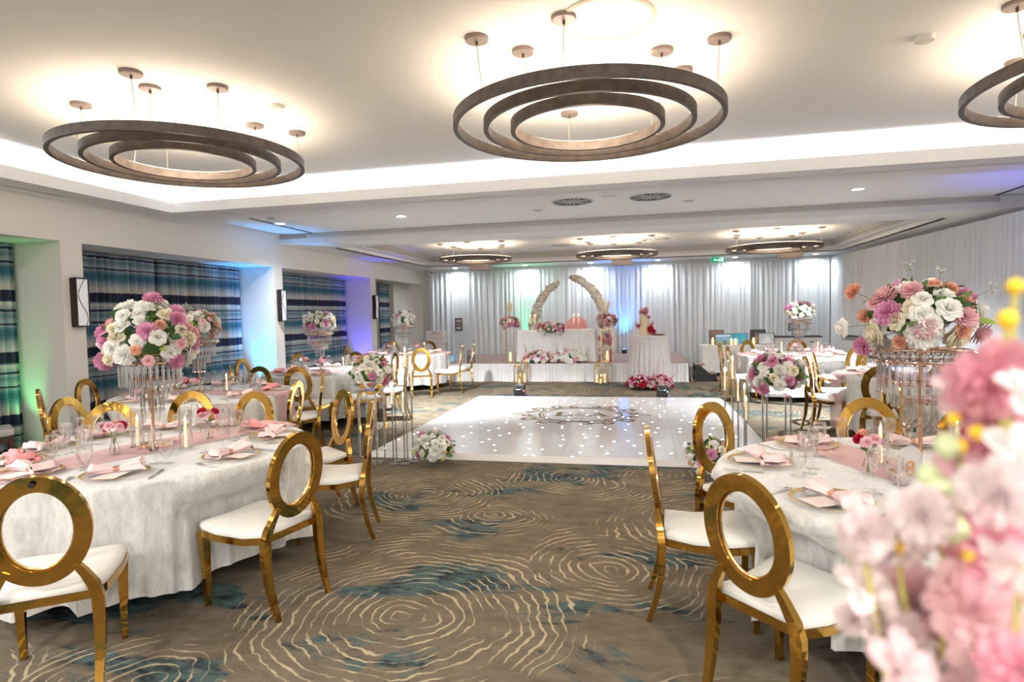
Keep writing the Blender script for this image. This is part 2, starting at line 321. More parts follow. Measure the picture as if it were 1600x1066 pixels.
box_struct('trim_4', mat('beam_grey', (.78, .76, .73), .7), -6.12, 5.1, 10.2, 10.3, 3.087, 3.18)
box_struct('trim_5', TRIMW, XL, XR, 10.15, 10.3, 2.985, 3.087)
T2X0, T2X1, T2Y0, T2Y1 = -6.0, 4.75, 11.0, 16.3; SZ = 2.985
b = MB(); b.box(XL, T2X0, 10.3, YB, SZ, SZ+.02); b.box(T2X1, XR, 10.3, YB, SZ, SZ+.02); b.box(T2X0, T2X1, 10.3, T2Y0, SZ, SZ+.02); b.box(T2X0, T2X1, T2Y1, YB, SZ, SZ+.02); struct('ceiling_far_soffit', b, CEIL)
def ringbox(b, x0, x1, y0, y1, t, z0, z1):
    b.box(x0, x0+t, y0, y1, z0, z1); b.box(x1-t, x1, y0, y1, z0, z1); b.box(x0+t, x1-t, y0, y0+t, z0, z1); b.box(x0+t, x1-t, y1-t, y1, z0, z1)
b = MB(); ringbox(b, T2X0-.02, T2X1+.02, T2Y0-.02, T2Y1+.02, .02, SZ, 3.08); ringbox(b, T2X0-.02, T2X1+.02, T2Y0-.02, T2Y1+.02, .22, 3.08, 3.1); struct('trim_6', b, TRIMW)
b = MB(); ringbox(b, T2X0+.18, T2X1-.18, T2Y0+.18, T2Y1-.18, .04, 3.1, 3.17); ringbox(b, T2X0+.21, T2X1-.21, T2Y0+.21, T2Y1-.21, .04, 3.17, 3.25); struct('trim_7', b, MOULD)
box_struct('ceiling_far', CEIL, T2X0, T2X1, T2Y0, T2Y1, 3.25, 3.3)
for i, x in enumerate((-6.0, 5.0)):
    o = MB().box(x, x+.035, 7.75, 10.14, 3.168, 3.179).build('linear_slot_diffuser', BLACK, None, smooth=False)
    tag(o, ('long narrow black air slot in the ceiling beside the left wall', 'long narrow black air slot in the ceiling beside the right drape')[i], 'air slot')

# ceiling details
def disc(name, x, y, z, r, h, m, label, cat, group=None):
    o = MB().lathe([(0, 0), (r*.9, 0), (r, h*.5), (r, h)], 28).build(name, m); o.location = (x, y, z-h); return tag(o, label, cat, group)
def downlight(x, y, z, label):
    t = thing('recessed_downlight', label, 'downlight', (x, y, z), 0, 'recessed ceiling downlights')
    MB().lathe([(.075, -.012), (.10, -.012), (.10, -.002), (.075, -.002)], 28, caps=False).build('trim_ring', TRIMW, t)
    MB().lathe([(0, -.006), (.076, -.006)], 28, caps=False).build('lens', LAMP, t)
    return t
dl = ['round lit downlight over the left wall end of the middle ceiling', 'round lit downlight near the left end of the beam, second from wall', 'round lit downlight near the right end of the middle ceiling', 'round lit downlight at the centre in front of the beam', 'round lit downlight by the right drape']
for (x, y), l in zip(DOWN1, dl):
    downlight(x, y, 3.18, l)
dl2 = ['downlight above the curved flower arches on the left', 'downlight above the gap between arches and cake', 'downlight above the drape by the green exit sign', 'downlight in the far right ceiling corner', 'downlight in the far left ceiling corner', 'downlight behind the middle far ring chandelier']
for (x, y), l in zip(DOWN2, dl2): downlight(x, y, SZ, l)
for k, (x, y) in enumerate(FILL_DOWN3): downlight(x, y, CZ, 'added out-of-frame fill downlight in the near ceiling border above the camera side')
for x, y in FILL_DOWN4: downlight(x, y, 3.36, 'added out-of-frame fill downlight in the raised ceiling above the camera')
def vent(x, y, z, label):
    t = thing('round_air_vent', label, 'vent', (x, y, z), 0, 'round swirl air vents')
    MB().lathe([(0, -.004), (.205, -.004)], 40, caps=False).build('vent_core', BLACK, t)
    MB().box(-.3, .3, -.3, .3, -.003, -.001).build('vent_panel', TRIMW, t, smooth=False)
    b = MB(); b.lathe([(.195, -.012), (.215, -.012), (.215, -.003), (.195, -.003)], 40, caps=False); b.lathe([(.085, -.010), (.097, -.010), (.097, -.004), (.085, -.004)], 30, caps=False); b.lathe([(0, -.012), (.03, -.012), (.03, -.004)], 16)
    for k in range(12):
        a = k*PI/6; b.at(Matrix.Rotation(a, 4, 'Z')); b.box(.03, .2, -.0045, .0045, -.011, -.005)
        if k % 2: b.box(.1, .19, .03, .042, -.011, -.006)
    b.build('vent_blades', mat('vent_white', (.7, .7, .7), .5), t, smooth=False)
_v = vent
def vent(x, y, z, label):
    n0 = set(o.name for o in bpy.data.objects if o.name.startswith('round_air_vent')); _v(x, y, z, label)
    for o in bpy.data.objects:
        if o.name.startswith('round_air_vent') and o.name not in n0: o.scale = (1.4, 1.4, 1)
vent(-.98, 8.62, 3.18, 'round swirl air vent left of centre in the middle ceiling'); vent(.10, 8.61, 3.18, 'round swirl air vent right of centre in the middle ceiling')
vent(-1.9, 14.6, 3.25, 'round dark vent behind the middle far chandelier, left one'); vent(.3, 14.2, 3.25, 'round dark vent behind the middle far chandelier, right one')
PALE = mat('pale_ceiling_fitting', (.60, .59, .57), .6)
for x, y, z, r, l in [(-.45, 8.28, 3.18, .13, 'flat round speaker between the two ceiling vents'), (-4.62, 8.2, 3.18, .12, 'flat round speaker above the second downlight'), (-1.58, 9.17, 3.18, .08, 'small round speaker left of the ceiling vents'), (.65, 9.15, 3.18, .08, 'small round speaker right of the ceiling vents')]:
    disc('ceiling_speaker', x, y, z, r, .012, PALE, l, 'speaker')
for x, y, z, l in [(-2.94, 4.52, 3.36, 'small white smoke detector beside the left ring chandelier'), (1.82, 4.53, 3.36, 'small cream ceiling disc right of the centre chandelier'), (-5.67, 8.45, 3.18, 'small white detector above the left downlight'), (-5.5, 12.2, 3.25, 'small dark detector in the far raised ceiling, left'), (4.1, 12.2, 3.25, 'small dark detector in the far raised ceiling, right')]:
    disc('smoke_detector', x, y, z, .06, .03, PALE if z != 3.25 else BLACK, l, 'smoke detector')
for x, y, l in [(-4.95, 4.75, 'round access hatch in the ceiling behind the left chandelier'), (-.2, 3.75, 'round access hatch in the ceiling above the centre chandelier')]:
    t = thing('ceiling_hatch', l, 'hatch', (x, y, 3.36)); MB().lathe([(.25, -.004), (.27, -.012), (.29, -.004)], 40, caps=False).build('hatch_rim', mat('cream_rim', (.72, .66, .54), .6), t); MB().lathe([(0, -.003), (.25, -.003)], 40, caps=False).build('hatch_cover', CEIL, t)

# ------------------------------------------------------------------ ring chandeliers
def chandelier(x, y, zr, zc, R, label, seed=0, light_e=1.0):
    t = thing('ring_chandelier', label, 'chandelier', (x, y, zr), 0, 'three-ring pendant chandeliers')
    k = R/1.02
    for j, (rr, dz, dx, dy) in enumerate(((1.02, 0, 0, 0), (.80, -.005, .01, .0), (.585, -.01, .0, .01))):
        r = rr*k; h = .075*k; w_ = .035*k
        ro = MB().lathe([(r-w_, 0), (r, 0), (r, h), (r-w_, h), (r-w_, 0)], 96, (dx, dy, dz), caps=False).build('ring', BRONZE, t, sharp=30)
        MB().lathe([(r-w_*.85, h+.002), (r-w_*.15, h+.002)], 64, (dx, dy, dz), caps=False).build('light_strip', LED, ro)
    CAN = [[(-129, 1.0), (-126, .64), (-93, .91), (-27, .61), (-22, .98), (105, .88), (9, .71), (60, .98)], [(-68, 1.02), (-67, .73), (-35, .95), (-135, .74), (35, .58), (42, .96), (178, .5), (140, .98)],
           [(-159, 1.02), (125, .76), (-110, .98), (-60, .6), (-20, .98), (60, .96), (20, .7), (170, .6)], [(97, .98), (135, .98), (57, .98), (160, .76), (28, .76), (210, .98), (330, .98), (265, .60)]][seed]
    for ang, rr in CAN:
        a = math.radians(ang); px, py = rr*R*math.cos(a), rr*R*math.sin(a); H_ = zc-zr; r1 = min((.982*k*1.02-.017*k, .782*k, .568*k), key=lambda q: abs(q-rr*R))
        c = MB().lathe([(0, H_-.025), (.07, H_-.025), (.075, H_-.02), (.075, H_-.0005)], 24, (px, py, 0)).build('canopy', CANOPY, t)
        MB().lathe([(0, H_-.05), (.009, H_-.05), (.009, H_-.025)], 10, (px, py, 0)).build('cord_grip', BRONZE, c)
        MB().tube([(r1*math.cos(a), r1*math.sin(a), .07), (px, py, H_-.05)], .0032, 6).build('cord', mat_cord, t)
    light('POINT', (x, y, zr+.06+.05), 24*light_e*k, (1, .82, .62), .25, name='chandelier_glow')
    return t
mat_cord = mat('clear_cord', (.42, .36, .29), .4)
chandelier(-.40, 4.54, 2.96, 3.36, .985, 'bronze triple-ring chandelier hanging at the centre of the near ceiling', 0)
chandelier(-3.88, 4.57, 2.96, 3.36, .98, 'bronze triple-ring chandelier hanging above the left tables', 1)
chandelier(3.10, 4.54, 2.96, 3.36, .985, 'bronze triple-ring chandelier cut by the right edge', 2)
for x, l in ((-4.01, 'left'), (-.41, 'centre'), (3.19, 'right')): chandelier(x, -2.1, 3.008, 3.36, 1.02, 'added bronze triple-ring chandelier, unseen fill light behind the camera, '+l, 3)  # second row is an unseen addition that lifts the room brightness
for x, y, R, l in ((-3.85, 13.7, .85, 'small far ring chandelier on the left of the stage ceiling'), (-.6, 14.0, .92, 'small far ring chandelier in the middle of the stage ceiling'), (2.75, 14.0, .98, 'small far ring chandelier on the right of the stage ceiling')):
    chandelier(x, y, 2.86, 3.25, R, l, 3, .8)
for x, y, l in ((-4.35, 15.9, 'brown rectangular box hung behind the left far chandelier'), (-.55, 15.9, 'brown rectangular box hung behind the middle far chandelier'), (3.45, 15.7, 'brown rectangular box hung behind the right far chandelier')):
    t = thing('ceiling_projector_box', l, 'projector box', (x, y, 2.8)); MB().box(-.26, .26, -.2, .2, 0, .28).build('body', mat('taupe_box', (.42, .35, .31), .6), t, smooth=False, bevel=.01); MB().box(-.28, .28, -.22, .22, .28, .31).build('lid', GOLDL, t, smooth=False)
    MB().cyl(.02, .31, .449).build('mount_pole', CANOPY, t)

# ------------------------------------------------------------------ curtains, drapes, sconces
def folds(seed, n=6):
    random.seed(seed); return [(random.uniform(.5, 1), random.uniform(18, 60), random.uniform(0, 7)) for _ in range(n)]
def hang(name, p0, p1, z0, z1, amp, m, seed, res=.022, lo=1.0, hi=.45, fr=(18, 60), gather=None):
    p0, p1 = Vector(p0), Vector(p1); L_ = (p1-p0).length; d = (p1-p0)/L_; nrm = Vector((-d.y, d.x)); random.seed(seed)
    S = [(random.uniform(.4, 1), random.uniform(*fr), random.uniform(0, 7), random.uniform(-.4, .4)) for _ in range(6)]
    tot = sum(q[0] for q in S); n = max(8, int(L_/res)); nz = 7
    def fn(u, v):
        s = u*L_; z = z0+(z1-z0)*v; a = amp*(lo+(hi-lo)*v)
        o_ = sum(q[0]*math.sin(s*q[1]+q[2]+q[3]*(1-v)*2) for q in S)/tot*a*1.6
        g = 0
        if gather: g = gather(u, v)
        p = p0+d*(s+g)+nrm*o_; return (p.x, p.y, z)
    return MB().grid(fn, n, nz).build(name, m, sharp=0)
alc = [(-1.7, 1.85), (2.13, 5.79), (6.07, 9.94), (10.22, 13.96)]
lab = ['', 'blue and navy striped curtain left of the first column', 'blue and navy striped curtain behind the second left table', 'blue and navy striped curtain behind the third left table']
for k, (y0, y1) in enumerate(alc):
    if k == 0: continue
    mid = (y0+y1)/2 - (.1 if k == 2 else 0)
    for j, (a, c) in enumerate(((y0+.04, mid-.01), (mid+.01, y1-.04))):
        o = hang('striped_curtain', (-7.33, a), (-7.33, c), .03, 2.555, .085, STRIPE, 10*k+j, hi=.8, fr=(30, 75), res=.016)
        tag(o, lab[k]+(', near half' if j == 0 else ', far half'), 'curtain', 'striped window curtains')
o = hang('sheer_curtain', (-7.2, 14.35), (-7.35, 15.75), .03, 2.53, .04, sheer('grey_sheer', (.5, .5, .5), .95), 71, fr=(20, 50)); tag(o, 'grey sheer curtain in the last alcove by the corner', 'curtain')
o = hang('striped_curtain', (-7.3, 15.8), (-7.3, 16.5), .03, 2.53, .035, STRIPE, 72, fr=(30, 70)); tag(o, 'narrow blue striped curtain in the last alcove behind the flowers', 'curtain')
box_struct('wall_corner', WALL, -7.64, -7.2, 16.6, 17.57, 0, 2.57)
DZ = 2.885
bx = [-6.35, -4.0, -1.45, 1.1, 2.9, 4.78]
nm = ['far left panel of sheer white drape behind the card box', 'sheer white drape panel behind the left flower arch', 'sheer white drape panel behind the right flower arch and stand', 'sheer white drape panel behind the cake and exit sign', 'sheer white drape panel behind the photo display']
for k in range(5):
    o = hang('backdrop_drape', (bx[k], 17.3), (bx[k+1]-.01, 17.3), .015, DZ, .05, VOILE, 100+k, fr=(18, 75), lo=1.2, hi=.8); tag(o, nm[k], 'drape', 'white backdrop drapes')
sx = [(4.80, 17.25), (4.95, 13.8), (5.15, 10.6), (5.30, 7.4), (5.40, 4.0), (5.45, .5)]
nm = ['right side white drape nearest the far corner', 'right side white drape above the white counter end', 'right side white drape behind the right centrepiece', 'right side white drape lit faintly violet', 'right side white drape beside the camera']
for k in range(5):
    o = hang('side_drape', sx[k], sx[k+1], .015, DZ+.01, .045, VOILE, 120+k, fr=(18, 75), lo=1.2, hi=.9); tag(o, nm[k], 'drape', 'white side drapes')
t = thing('drape_frame', 'thin white pole frame holding the back drapes', 'drape frame', (0, 17.46, 0))
MB().tube([(-6.35, 0, DZ-.02), (4.8, 0, DZ-.02)], .018, 8).build('crossbar', TRIMW, t)
for x in bx: MB().cyl(.02, 0, DZ+.06, 10, (x, 0)).build('upright', TRIMW, t)
def sconce(y, label):
    t = thing('wall_sconce', label, 'wall light', (XL, y, 1.56), 0, 'tall column wall lights')
    MB().box(.001, .02, -.085, .085, 0, .58).build('back_plate', DARKB, t, smooth=False)
    MB().box(.02, .10, -.085, -.078, 0, .58).build('side_plate', DARKB, t, smooth=False)
    MB().box(.02, .10, -.085, .085, -.006, .006).box(.02, .10, -.085, .085, .574, .586).box(.085, .1, .078, .085, .006, .574).build('frame', DARKB, t, smooth=False)
    MB().box(.02, .088, -.07, .074, .012, .568).build('diffuser', mat_diff, t, smooth=False)
    MB().tube([(.094, .07*math.sin(i/20*PI*2.0+.6)*.8, .01+.56*i/20) for i in range(21)], .004, 6).build('curved_wire', DARKB, t)
mat_diff = mat('pale_diffuser', (.70, .69, .72), .6, Emission_Color=(.9, .9, 1, 1), Emission_Strength=.12)
sconce(5.965, 'tall wall light on the first left column, behind the big centrepiece'); sconce(10.1, 'tall wall light on the second column beside the blue glow'); sconce(14.12, 'tall wall light on the third column beside the violet glow')
# coloured uplights on the floor against the columns
def uplight(x, y, z, col, e, label, aim=(0, .12, 1), spot=70):
    t = thing('colour_uplight', label, 'uplight', (x, y, z)); MB().box(-.07, .07, -.06, .06, .0, .12).build('body', BLACK, t, smooth=False); MB().lathe([(0, .125), (.05, .125), (.055, .12)], 20).build('lens', emis('uplight_lens', col, 3), t)
    light('SPOT', (x, y, z+.14), e, col, .04, aim=aim, spot=spot, blend=.9, name='uplight_beam')
uplight(-7.08, 5.6, 0, (.12, .9, .25), 30, 'green uplight on the floor against the first column', (-.14, .09, 1), 46)
uplight(-6.90, 9.74, 0, (.02, .36, 1), 190, 'blue uplight on the floor against the second column', (.0, .07, 1), 60)
uplight(-6.90, 13.76, 0, (.06, .04, 1), 110, 'violet uplight on the floor against the third column', (0, .07, 1), 60)
uplight(-3.3, 17.02, .43, (.04, .9, .35), 50, 'green uplight behind the left flower arch', (0, .10, 1), 60)
uplight(-.55, 17.02, .43, (.04, .30, 1), 110, 'blue uplight behind the right flower stand', (0, .10, 1), 60)
uplight(5.0, 8.2, 0, (.10, .10, 1), 110, 'blue uplight at the foot of the right drape', (.05, .0, 1), 70)

# ------------------------------------------------------------------ dance floor with monogram
DX0, DX1, DY0, DY1 = -3.08, 1.28, 6.38, 11.0
t = thing('dance_floor', 'glossy white dance floor with tiny lights and a gold monogram', 'dance floor', ((DX0+DX1)/2, (DY0+DY1)/2, 0))
hx, hy = (DX1-DX0)/2, (DY1-DY0)/2
MB().box(-hx, hx, -hy, hy, .0, .055).build('floor_panel', DANCE, t, smooth=False)
g = mat('grey_edge', (.42, .43, .45), .35, .2); wE = mat('white_edge', (.72, .71, .70), .3)
MB().add([(-hx, -hy, .054), (hx, -hy, .054), (hx+.1, -hy-.1, .004), (-hx-.1, -hy-.1, .004)], [(0, 3, 2, 1)]).build('front_edging', wE, t, smooth=False)
for s_ in (-1, 1): MB().add([(s_*hx, -hy, .054), (s_*hx, hy, .054), (s_*(hx+.1), hy+.1, .004), (s_*(hx+.1), -hy-.1, .004)], [(0, 3, 2, 1)]).build('side_edging', g, t, smooth=False)
MONO = mat('gold_vinyl', (.22, .14, .045), .5, .2)
zc_ = .0565
mono = MB(); cxm, cym = (-.965-(DX0+DX1)/2), (9.07-(DY0+DY1)/2)
mono.at(Matrix.Translation((cxm, cym, zc_)))
def flatstroke(mb, pts, ws):
    V = []; F = []; n = len(pts)
    for i, p in enumerate(pts):
        a = Vector(pts[min(i+1, n-1)])-Vector(pts[max(i-1, 0)]); a = Vector((-a.y, a.x)).normalized()
        V += [(p[0]+a.x*ws[i]/2, p[1]+a.y*ws[i]/2, 0), (p[0]-a.x*ws[i]/2, p[1]-a.y*ws[i]/2, 0)]
    for i in range(n-1): F.append((2*i, 2*i+1, 2*i+3, 2*i+2))
    mb.add(V, F)
for r, wd in ((.62, .042), (.565, .014)):
    flatstroke(mono, [(r*math.cos(a*PI/48), r*math.sin(a*PI/48)) for a in range(97)], [wd]*97)
ring_o = mono.build('monogram_ring', MONO, t, smooth=False)
def spiral(cx0, cy0, r0, a0, turns, w0, sgn=1):
    n = 22; P = []; W = []
    for i in range(n):
        q = i/(n-1); r = r0*(1-q*.86); a = a0+sgn*turns*2*PI*q; P.append((cx0+r*math.cos(a), cy0+r*math.sin(a))); W.append(w0*(.25+1.1*math.sin(PI*min(1, q*1.25))))
    return P, W
for sx_ in (-1, 1):
    for sy_ in (-1, 1):
        mono = MB().at(Matrix.Translation((cxm, cym, zc_)) @ Matrix.Diagonal((sx_, sy_, 1, 1)))
        for (a, rr, r0, tn, w_) in ((12, .80, .11, 1.1, .04), (34, .84, .15, 1.2, .055), (58, .82, .12, 1.2, .05), (78, .76, .10, 1.0, .045)):
            an = math.radians(a); P, W = spiral(rr*math.cos(an), rr*math.sin(an), r0, an+PI*.9, tn, w_, 1); flatstroke(mono, P, W)
        for (a0, a1, rr, w_) in ((4, 30, .70, .05), (28, 56, .70, .06), (52, 88, .68, .05)):
            n = 12; P = []; W = []
            for i in range(n):
                q = i/(n-1); an = math.radians(a0+(a1-a0)*q); r = rr+.08*math.sin(q*PI*1.5); P.append((r*math.cos(an), r*math.sin(an))); W.append(w_*math.sin(PI*(q*.92+.05)))
            flatstroke(mono, P, W)
        flatstroke(mono, [(.86, .02), (.95, .06), (1.02, .04), (1.06, 0)], [.01, .035, .03, .006])
        mono.build('scroll_ornament', MONO, t, smooth=False)
# letters L & A
mono = MB().at(Matrix.Translation((cxm, cym, zc_)))
mono.prism([(-.40, -.17), (-.40, -.155), (-.36, -.145), (-.36, .155), (-.40, .165), (-.40, .18), (-.24, .18), (-.24, .165), (-.28, .155), (-.28, -.13), (-.20, -.13), (-.15, -.11), (-.125, -.05), (-.10, -.05), (-.11, -.17)], 0, .0005); mono.build('letter_l', MONO, t, smooth=False)
mono = MB().at(Matrix.Translation((cxm+.02, cym, zc_)))
mono.prism([(.08, -.17), (.08, -.158), (.125, -.15), (.245, .19), (.265, .19), (.40, -.15), (.45, -.158), (.45, -.17), (.28, -.17), (.28, -.158), (.315, -.15), (.235, .09), (.145, -.15), (.18, -.158), (.18, -.17)], 0, .0005); mono.box(.17, .30, -.055, -.04, 0, .0005); mono.build('letter_a', MONO, t, smooth=False)
mono = MB().at(Matrix.Translation((cxm-.01, cym, zc_)))
P = [(.06, -.10), (.0, -.02), (-.04, .03), (-.035, .07), (0, .085), (.03, .06), (.02, .03), (-.03, -.02), (-.06, -.06), (-.045, -.10), (0, -.11), (.045, -.07), (.07, -.02)]; flatstroke(mono, P, [.012]*13); mono.build('ampersand', MONO, t, smooth=False)


# ------------------------------------------------------------------ gold O-back chair
def make_chair(pad=False):
    t = bpy.data.objects.new('banquet_chair', None); t.empty_display_size = .05; COL.objects.link(t)
    bc = Vector((0, -.278, .7425)); up = Vector((0, -.136, .99)).normalized(); nr = Vector((0, up.z, -up.y))
    A, B, wd, th = .192, .240, .064, .026; n = 64; V = []; F = []
    for i in range(n):
        a = 2*PI*i/n; ca, sa = math.cos(a), math.sin(a)
        for (k, s_) in ((0, -1), (0, 1), (wd, 1), (wd, -1)):
            V.append(bc+Vector((1, 0, 0))*(A-k)*ca+up*(B-k)*sa+nr*th/2*s_)
    for i in range(n):
        j = (i+1) % n
        for k in range(4): F.append((i*4+k, i*4+(k+1) % 4, j*4+(k+1) % 4, j*4+k))
    bk = MB().add(V, F).build('backrest_ring', GOLD, t, sharp=35)
    MB().tube([bc+Vector((1, 0, 0))*(A-wd-.004)*math.cos(2*PI*i/40)+up*(B-wd-.004)*math.sin(2*PI*i/40)+nr*.006 for i in range(40)], .0055, 6, True).build('inner_beading', GOLDL, bk)
    if pad:
        MB().lathe([(0, -.022), (.8, -.018), (1, 0), (.8, .018), (0, .022)], 40).build('backrest_pad', LEATHER, t)
        p = KIDS[t.name][-1]; p.matrix_local = Matrix.Translation(bc) @ Matrix((Vector((1, 0, 0)), up, nr)).transposed().to_4x4() @ Matrix.Diagonal((A-wd+.004, B-wd+.004, 1, 1))
    def outline(k, zf):
        P = []
        prof = [(-.185, -.225), (-.19, -.21), (-.205, -.08), (-.232, .10), (-.238, .20), (-.215, .245), (-.12, .262), (0, .268), (.12, .262), (.215, .245), (.238, .20), (.232, .10), (.205, -.08), (.19, -.21), (.185, -.225)]
        return [(x*k, y*k+.0*zf) for x, y in prof]
    def zs(x, y): return -.014*math.cos((y+.02)/.25*PI*.9)*abs(x)/.2
    fr = MB(); O = outline(1, 0); I = outline(.86, 0); n = len(O); V = []
    for (x, y), (xi, yi) in zip(O, I):
        z = .428+zs(x, y); V += [(x, y, z-.036), (x, y, z), (xi, yi, z), (xi, yi, z-.036)]
    F = []
    for i in range(n):
        j = (i+1) % n
        for k in range(4): F.append((i*4+k, i*4+(k+1) % 4, j*4+(k+1) % 4, j*4+k))
    fr.add(V, F).build('seat_frame', GOLD, t, sharp=35)
    cu = MB(); V = []; F = []; L_ = [(1.0, .0), (1.015, .016), (.98, .034), (.85, .046), (.6, .055), (.3, .058)]
    for k, dz in L_:
        for x, y in outline(k*.985, 0): V.append((x, y, .430+zs(x, y)*min(1, k)+dz))
    V.append((0, .02, .488)); m_ = len(O)
    for q in range(len(L_)-1):
        for i in range(m_):
            j = (i+1) % m_; F.append((q*m_+i, q*m_+j, (q+1)*m_+j, (q+1)*m_+i))
    for i in range(m_): F.append(((len(L_)-1)*m_+i, (len(L_)-1)*m_+(i+1) % m_, len(V)-1))
    cu.add(V, F).build('seat_cushion', LEATHER, t, sharp=0)
    for s_ in (-1, 1):
        P = [(s_*.115, -.262, .585), (s_*.150, -.256, .53), (s_*.178, -.246, .47), (s_*.190, -.238, .41), (s_*.192, -.238, .32), (s_*.191, -.256, .18), (s_*.187, -.285, .07), (s_*.183, -.31, .0)]
        MB().bar(P, [.026, .034, .042, .048, .046, .038, .031, .026], [.026, .03, .034, .036, .034, .03, .026, .024], (1, 0, 0)).build('leg', GOLD, t, sharp=35)
        P = [(s_*.212, .215, .428), (s_*.212, .213, .35), (s_*.210, .210, .2), (s_*.206, .208, .0)]
        MB().bar(P, [.050, .046, .036, .026], [.046, .042, .034, .026], (1, 0, 0)).build('leg', GOLD, t, sharp=35)
    return t
CHAIR0 = make_chair(); CHAIRP = make_chair(True); used = {}
TC = dict(T1=(-3.19, 3.37), T2=(1.32, 3.27), T3=(-4.97, 6.0), T4=(-4.92, 8.65), T5=(-5.3, 12.8), T6=(3.32, 8.2), T7=(2.68, 11.75), T8=(3.2, 5.62))
TN = dict(T1='the front left table', T2='the table numbered 8', T3='the second left table', T4='the third left table', T5='the back left table', T6='the right middle table', T7='the back right table', T8='the table behind the blossom')
CH = [  # table, top x, top y, facing, words
 ('T1', -2.44, 1.94, (-.6, .8), 'with a dark spot, cut by the frame edge'), ('T1', -1.85, 2.94, (-.97, .23), 'seen from behind, nearest the aisle'),
 ('T1', -1.97, 4.12, (-.944, -.33), 'side-on with its seat towards the table'), ('T1', -2.53, 4.75, (-.6, -.8), 'dark gold oval turned slightly'),
 ('T1', -3.92, 4.57, (.35, -.93), 'left one of two arches behind the plates'), ('T1', -3.30, 4.60, (-.05, -1), 'right one of two arches behind the plates'),
 ('T1', -4.78, 4.11, (.96, .1), 'brownish oval in front of the green glow'), ('T1', -4.1, 3.9, (.8, -.6), 'wide arch behind the first bud vase'),
 ('T3', -5.69, 4.62, (.7, .72), 'edge-on at far left beside the green glow'), ('T3', -6.13, 5.51, (.97, .25), 'in front of the first white column'),
 ('T3', -3.38, 5.39, (-.95, -.2), 'bright oval with sparkling beading'), ('T3', -3.75, 6.53, (-.87, -.5), 'seat turned left, oval seen at an angle'),
 ('T3', -5.0, 7.08, (.0, -1), 'dark arch against the blue column'), ('T4', -4.42, 7.0, (-.08, 1), 'seen from behind with a full yellow-gold oval'),
 ('T4', -6.31, 8.44, (.95, .0), 'tall narrow oval before the striped curtain'), ('T4', -5.65, 7.3, (.75, .66), 'edge-on sliver before the striped curtain'),
 ('T4', -6.09, 9.69, (.95, -.35), 'behind the candle by the second column'), ('T4', -5.1, 10.0, (.12, -1), 'behind the table, left of the flower stand'),
 ('T4', -4.17, 9.66, (-.75, -.66), 'dark oval right of the flower stand bouquet'),
 ('T4', -3.62, 8.85, (-.95, -.3), 'edge-on behind the tall candles'), ('T4', -3.72, 7.75, (-.7, .7), 'hidden behind the flower stand, seat showing'),
 ('T5', -6.2, 11.7, (.98, .1), 'narrow oval before the violet glow'), ('T5', -6.12, 13.92, (.6, -.7), 'arch beside red flowers, far left corner'),
 ('T5', -5.2, 14.1, (.0, -1), 'arch in front of the white card box'), ('T5', -4.24, 11.0, (-.4, .92), 'full bright gold oval seen from behind'),
 ('T6', 2.0, 8.35, (1, .0), 'hidden behind the right flower stand, seat showing'), ('T6', 2.26, 9.0, (1, -.1), 'narrow oval beside the right flower stand'),
 ('T7', 1.99, 12.75, (.6, -.8), 'in front of the framed photos'), ('T7', 1.37, 11.95, (.95, .05), 'left one of the aisle pair'),
 ('T7', 1.38, 10.85, (1, .08), 'right one of the aisle pair'), ('T7', 2.98, 12.95, (-.25, -.97), 'behind the table below the tall bouquet'),
 ('T7', 3.95, 12.2, (-1, -.1), 'rightmost at that table'), ('T7', 3.3, 10.45, (-.45, .9), 'catching blue light on its oval'),
 ('T6', 3.14, 9.5, (.05, -1), 'plain arch beyond the crystal stand'), ('T6', 2.37, 6.85, (.6, .8), 'large oval left of the hanging crystals'),
 ('T2', 1.47, 4.5, (-.05, -1), 'large arch behind the lit candle'), ('T2', 1.98, 4.22, (-.5, -.85), 'arch behind the pink blossom'),
 ('T6', 3.0, 6.95, (.1, 1), 'arch just right of the hanging crystals'), ('T6', 4.4, 8.6, (-1, -.2), 'brown arch at the right beside the crystals'),
 ('T8', 2.05, 5.75, (1, .1), 'small oval seen through the large one'), ('T8', 3.7, 6.72, (-.5, -.87), 'cut by the right edge of the frame'),
 ('T2', .0, 3.3, (1, -.02), 'edge-on by the aisle'), ('T2', .42, 4.22, (.7, -.72), 'oval standing before the dance floor'), ('T2', .34, 2.36, (.73, .68), 'nearest, large oval seen from behind')]
WORD = ['twelve', 'one', 'two', 'three', 'four', 'five', 'six', 'seven', 'eight', 'nine', 'ten', 'eleven']
def clock(c, x, y):
    v = Vector((x-c[0], y-c[1])); cc = Vector((c[0], c[1])); a = math.atan2(v.y, v.x)-math.atan2(cc.y, cc.x)
    return WORD[int(round(-a/(PI/6))) % 12]
PLACED = {k: [] for k in TC}; first = {}
for T, x, y, f, words in CH:
    f = Vector(f).normalized(); px, py = x+f.x*.318, y+f.y*.318; rz = math.atan2(-f.x, f.y)
    o = copy_tree(CHAIR0) if first.get('c') else CHAIR0; first['c'] = 1
    o.location = (px, py, 0); o.rotation_euler = (0, 0, rz); PLACED[T].append((px, py, rz))
    tag(o, 'gold chair at %s, %s' % (TN[T], words), 'chair', 'gold O-back banquet chairs')
for k, (x, y, f, l) in enumerate([(-3.67, 11.9, (-.95, -.3), 'gold chair with white padded oval back, nearer one right of the back left table'), (-3.62, 12.6, (-.95, -.3), 'gold chair with white padded oval back, farther one right of the back left table')]):
    f = Vector(f).normalized(); o = CHAIRP if k == 0 else copy_tree(CHAIRP); o.location = (x+f.x*.318, y+f.y*.318, 0); o.rotation_euler = (0, 0, math.atan2(-f.x, f.y)); PLACED['T5'].append((o.location.x, o.location.y, o.rotation_euler.z))
    tag(o, l, 'chair', 'padded oval back chairs')
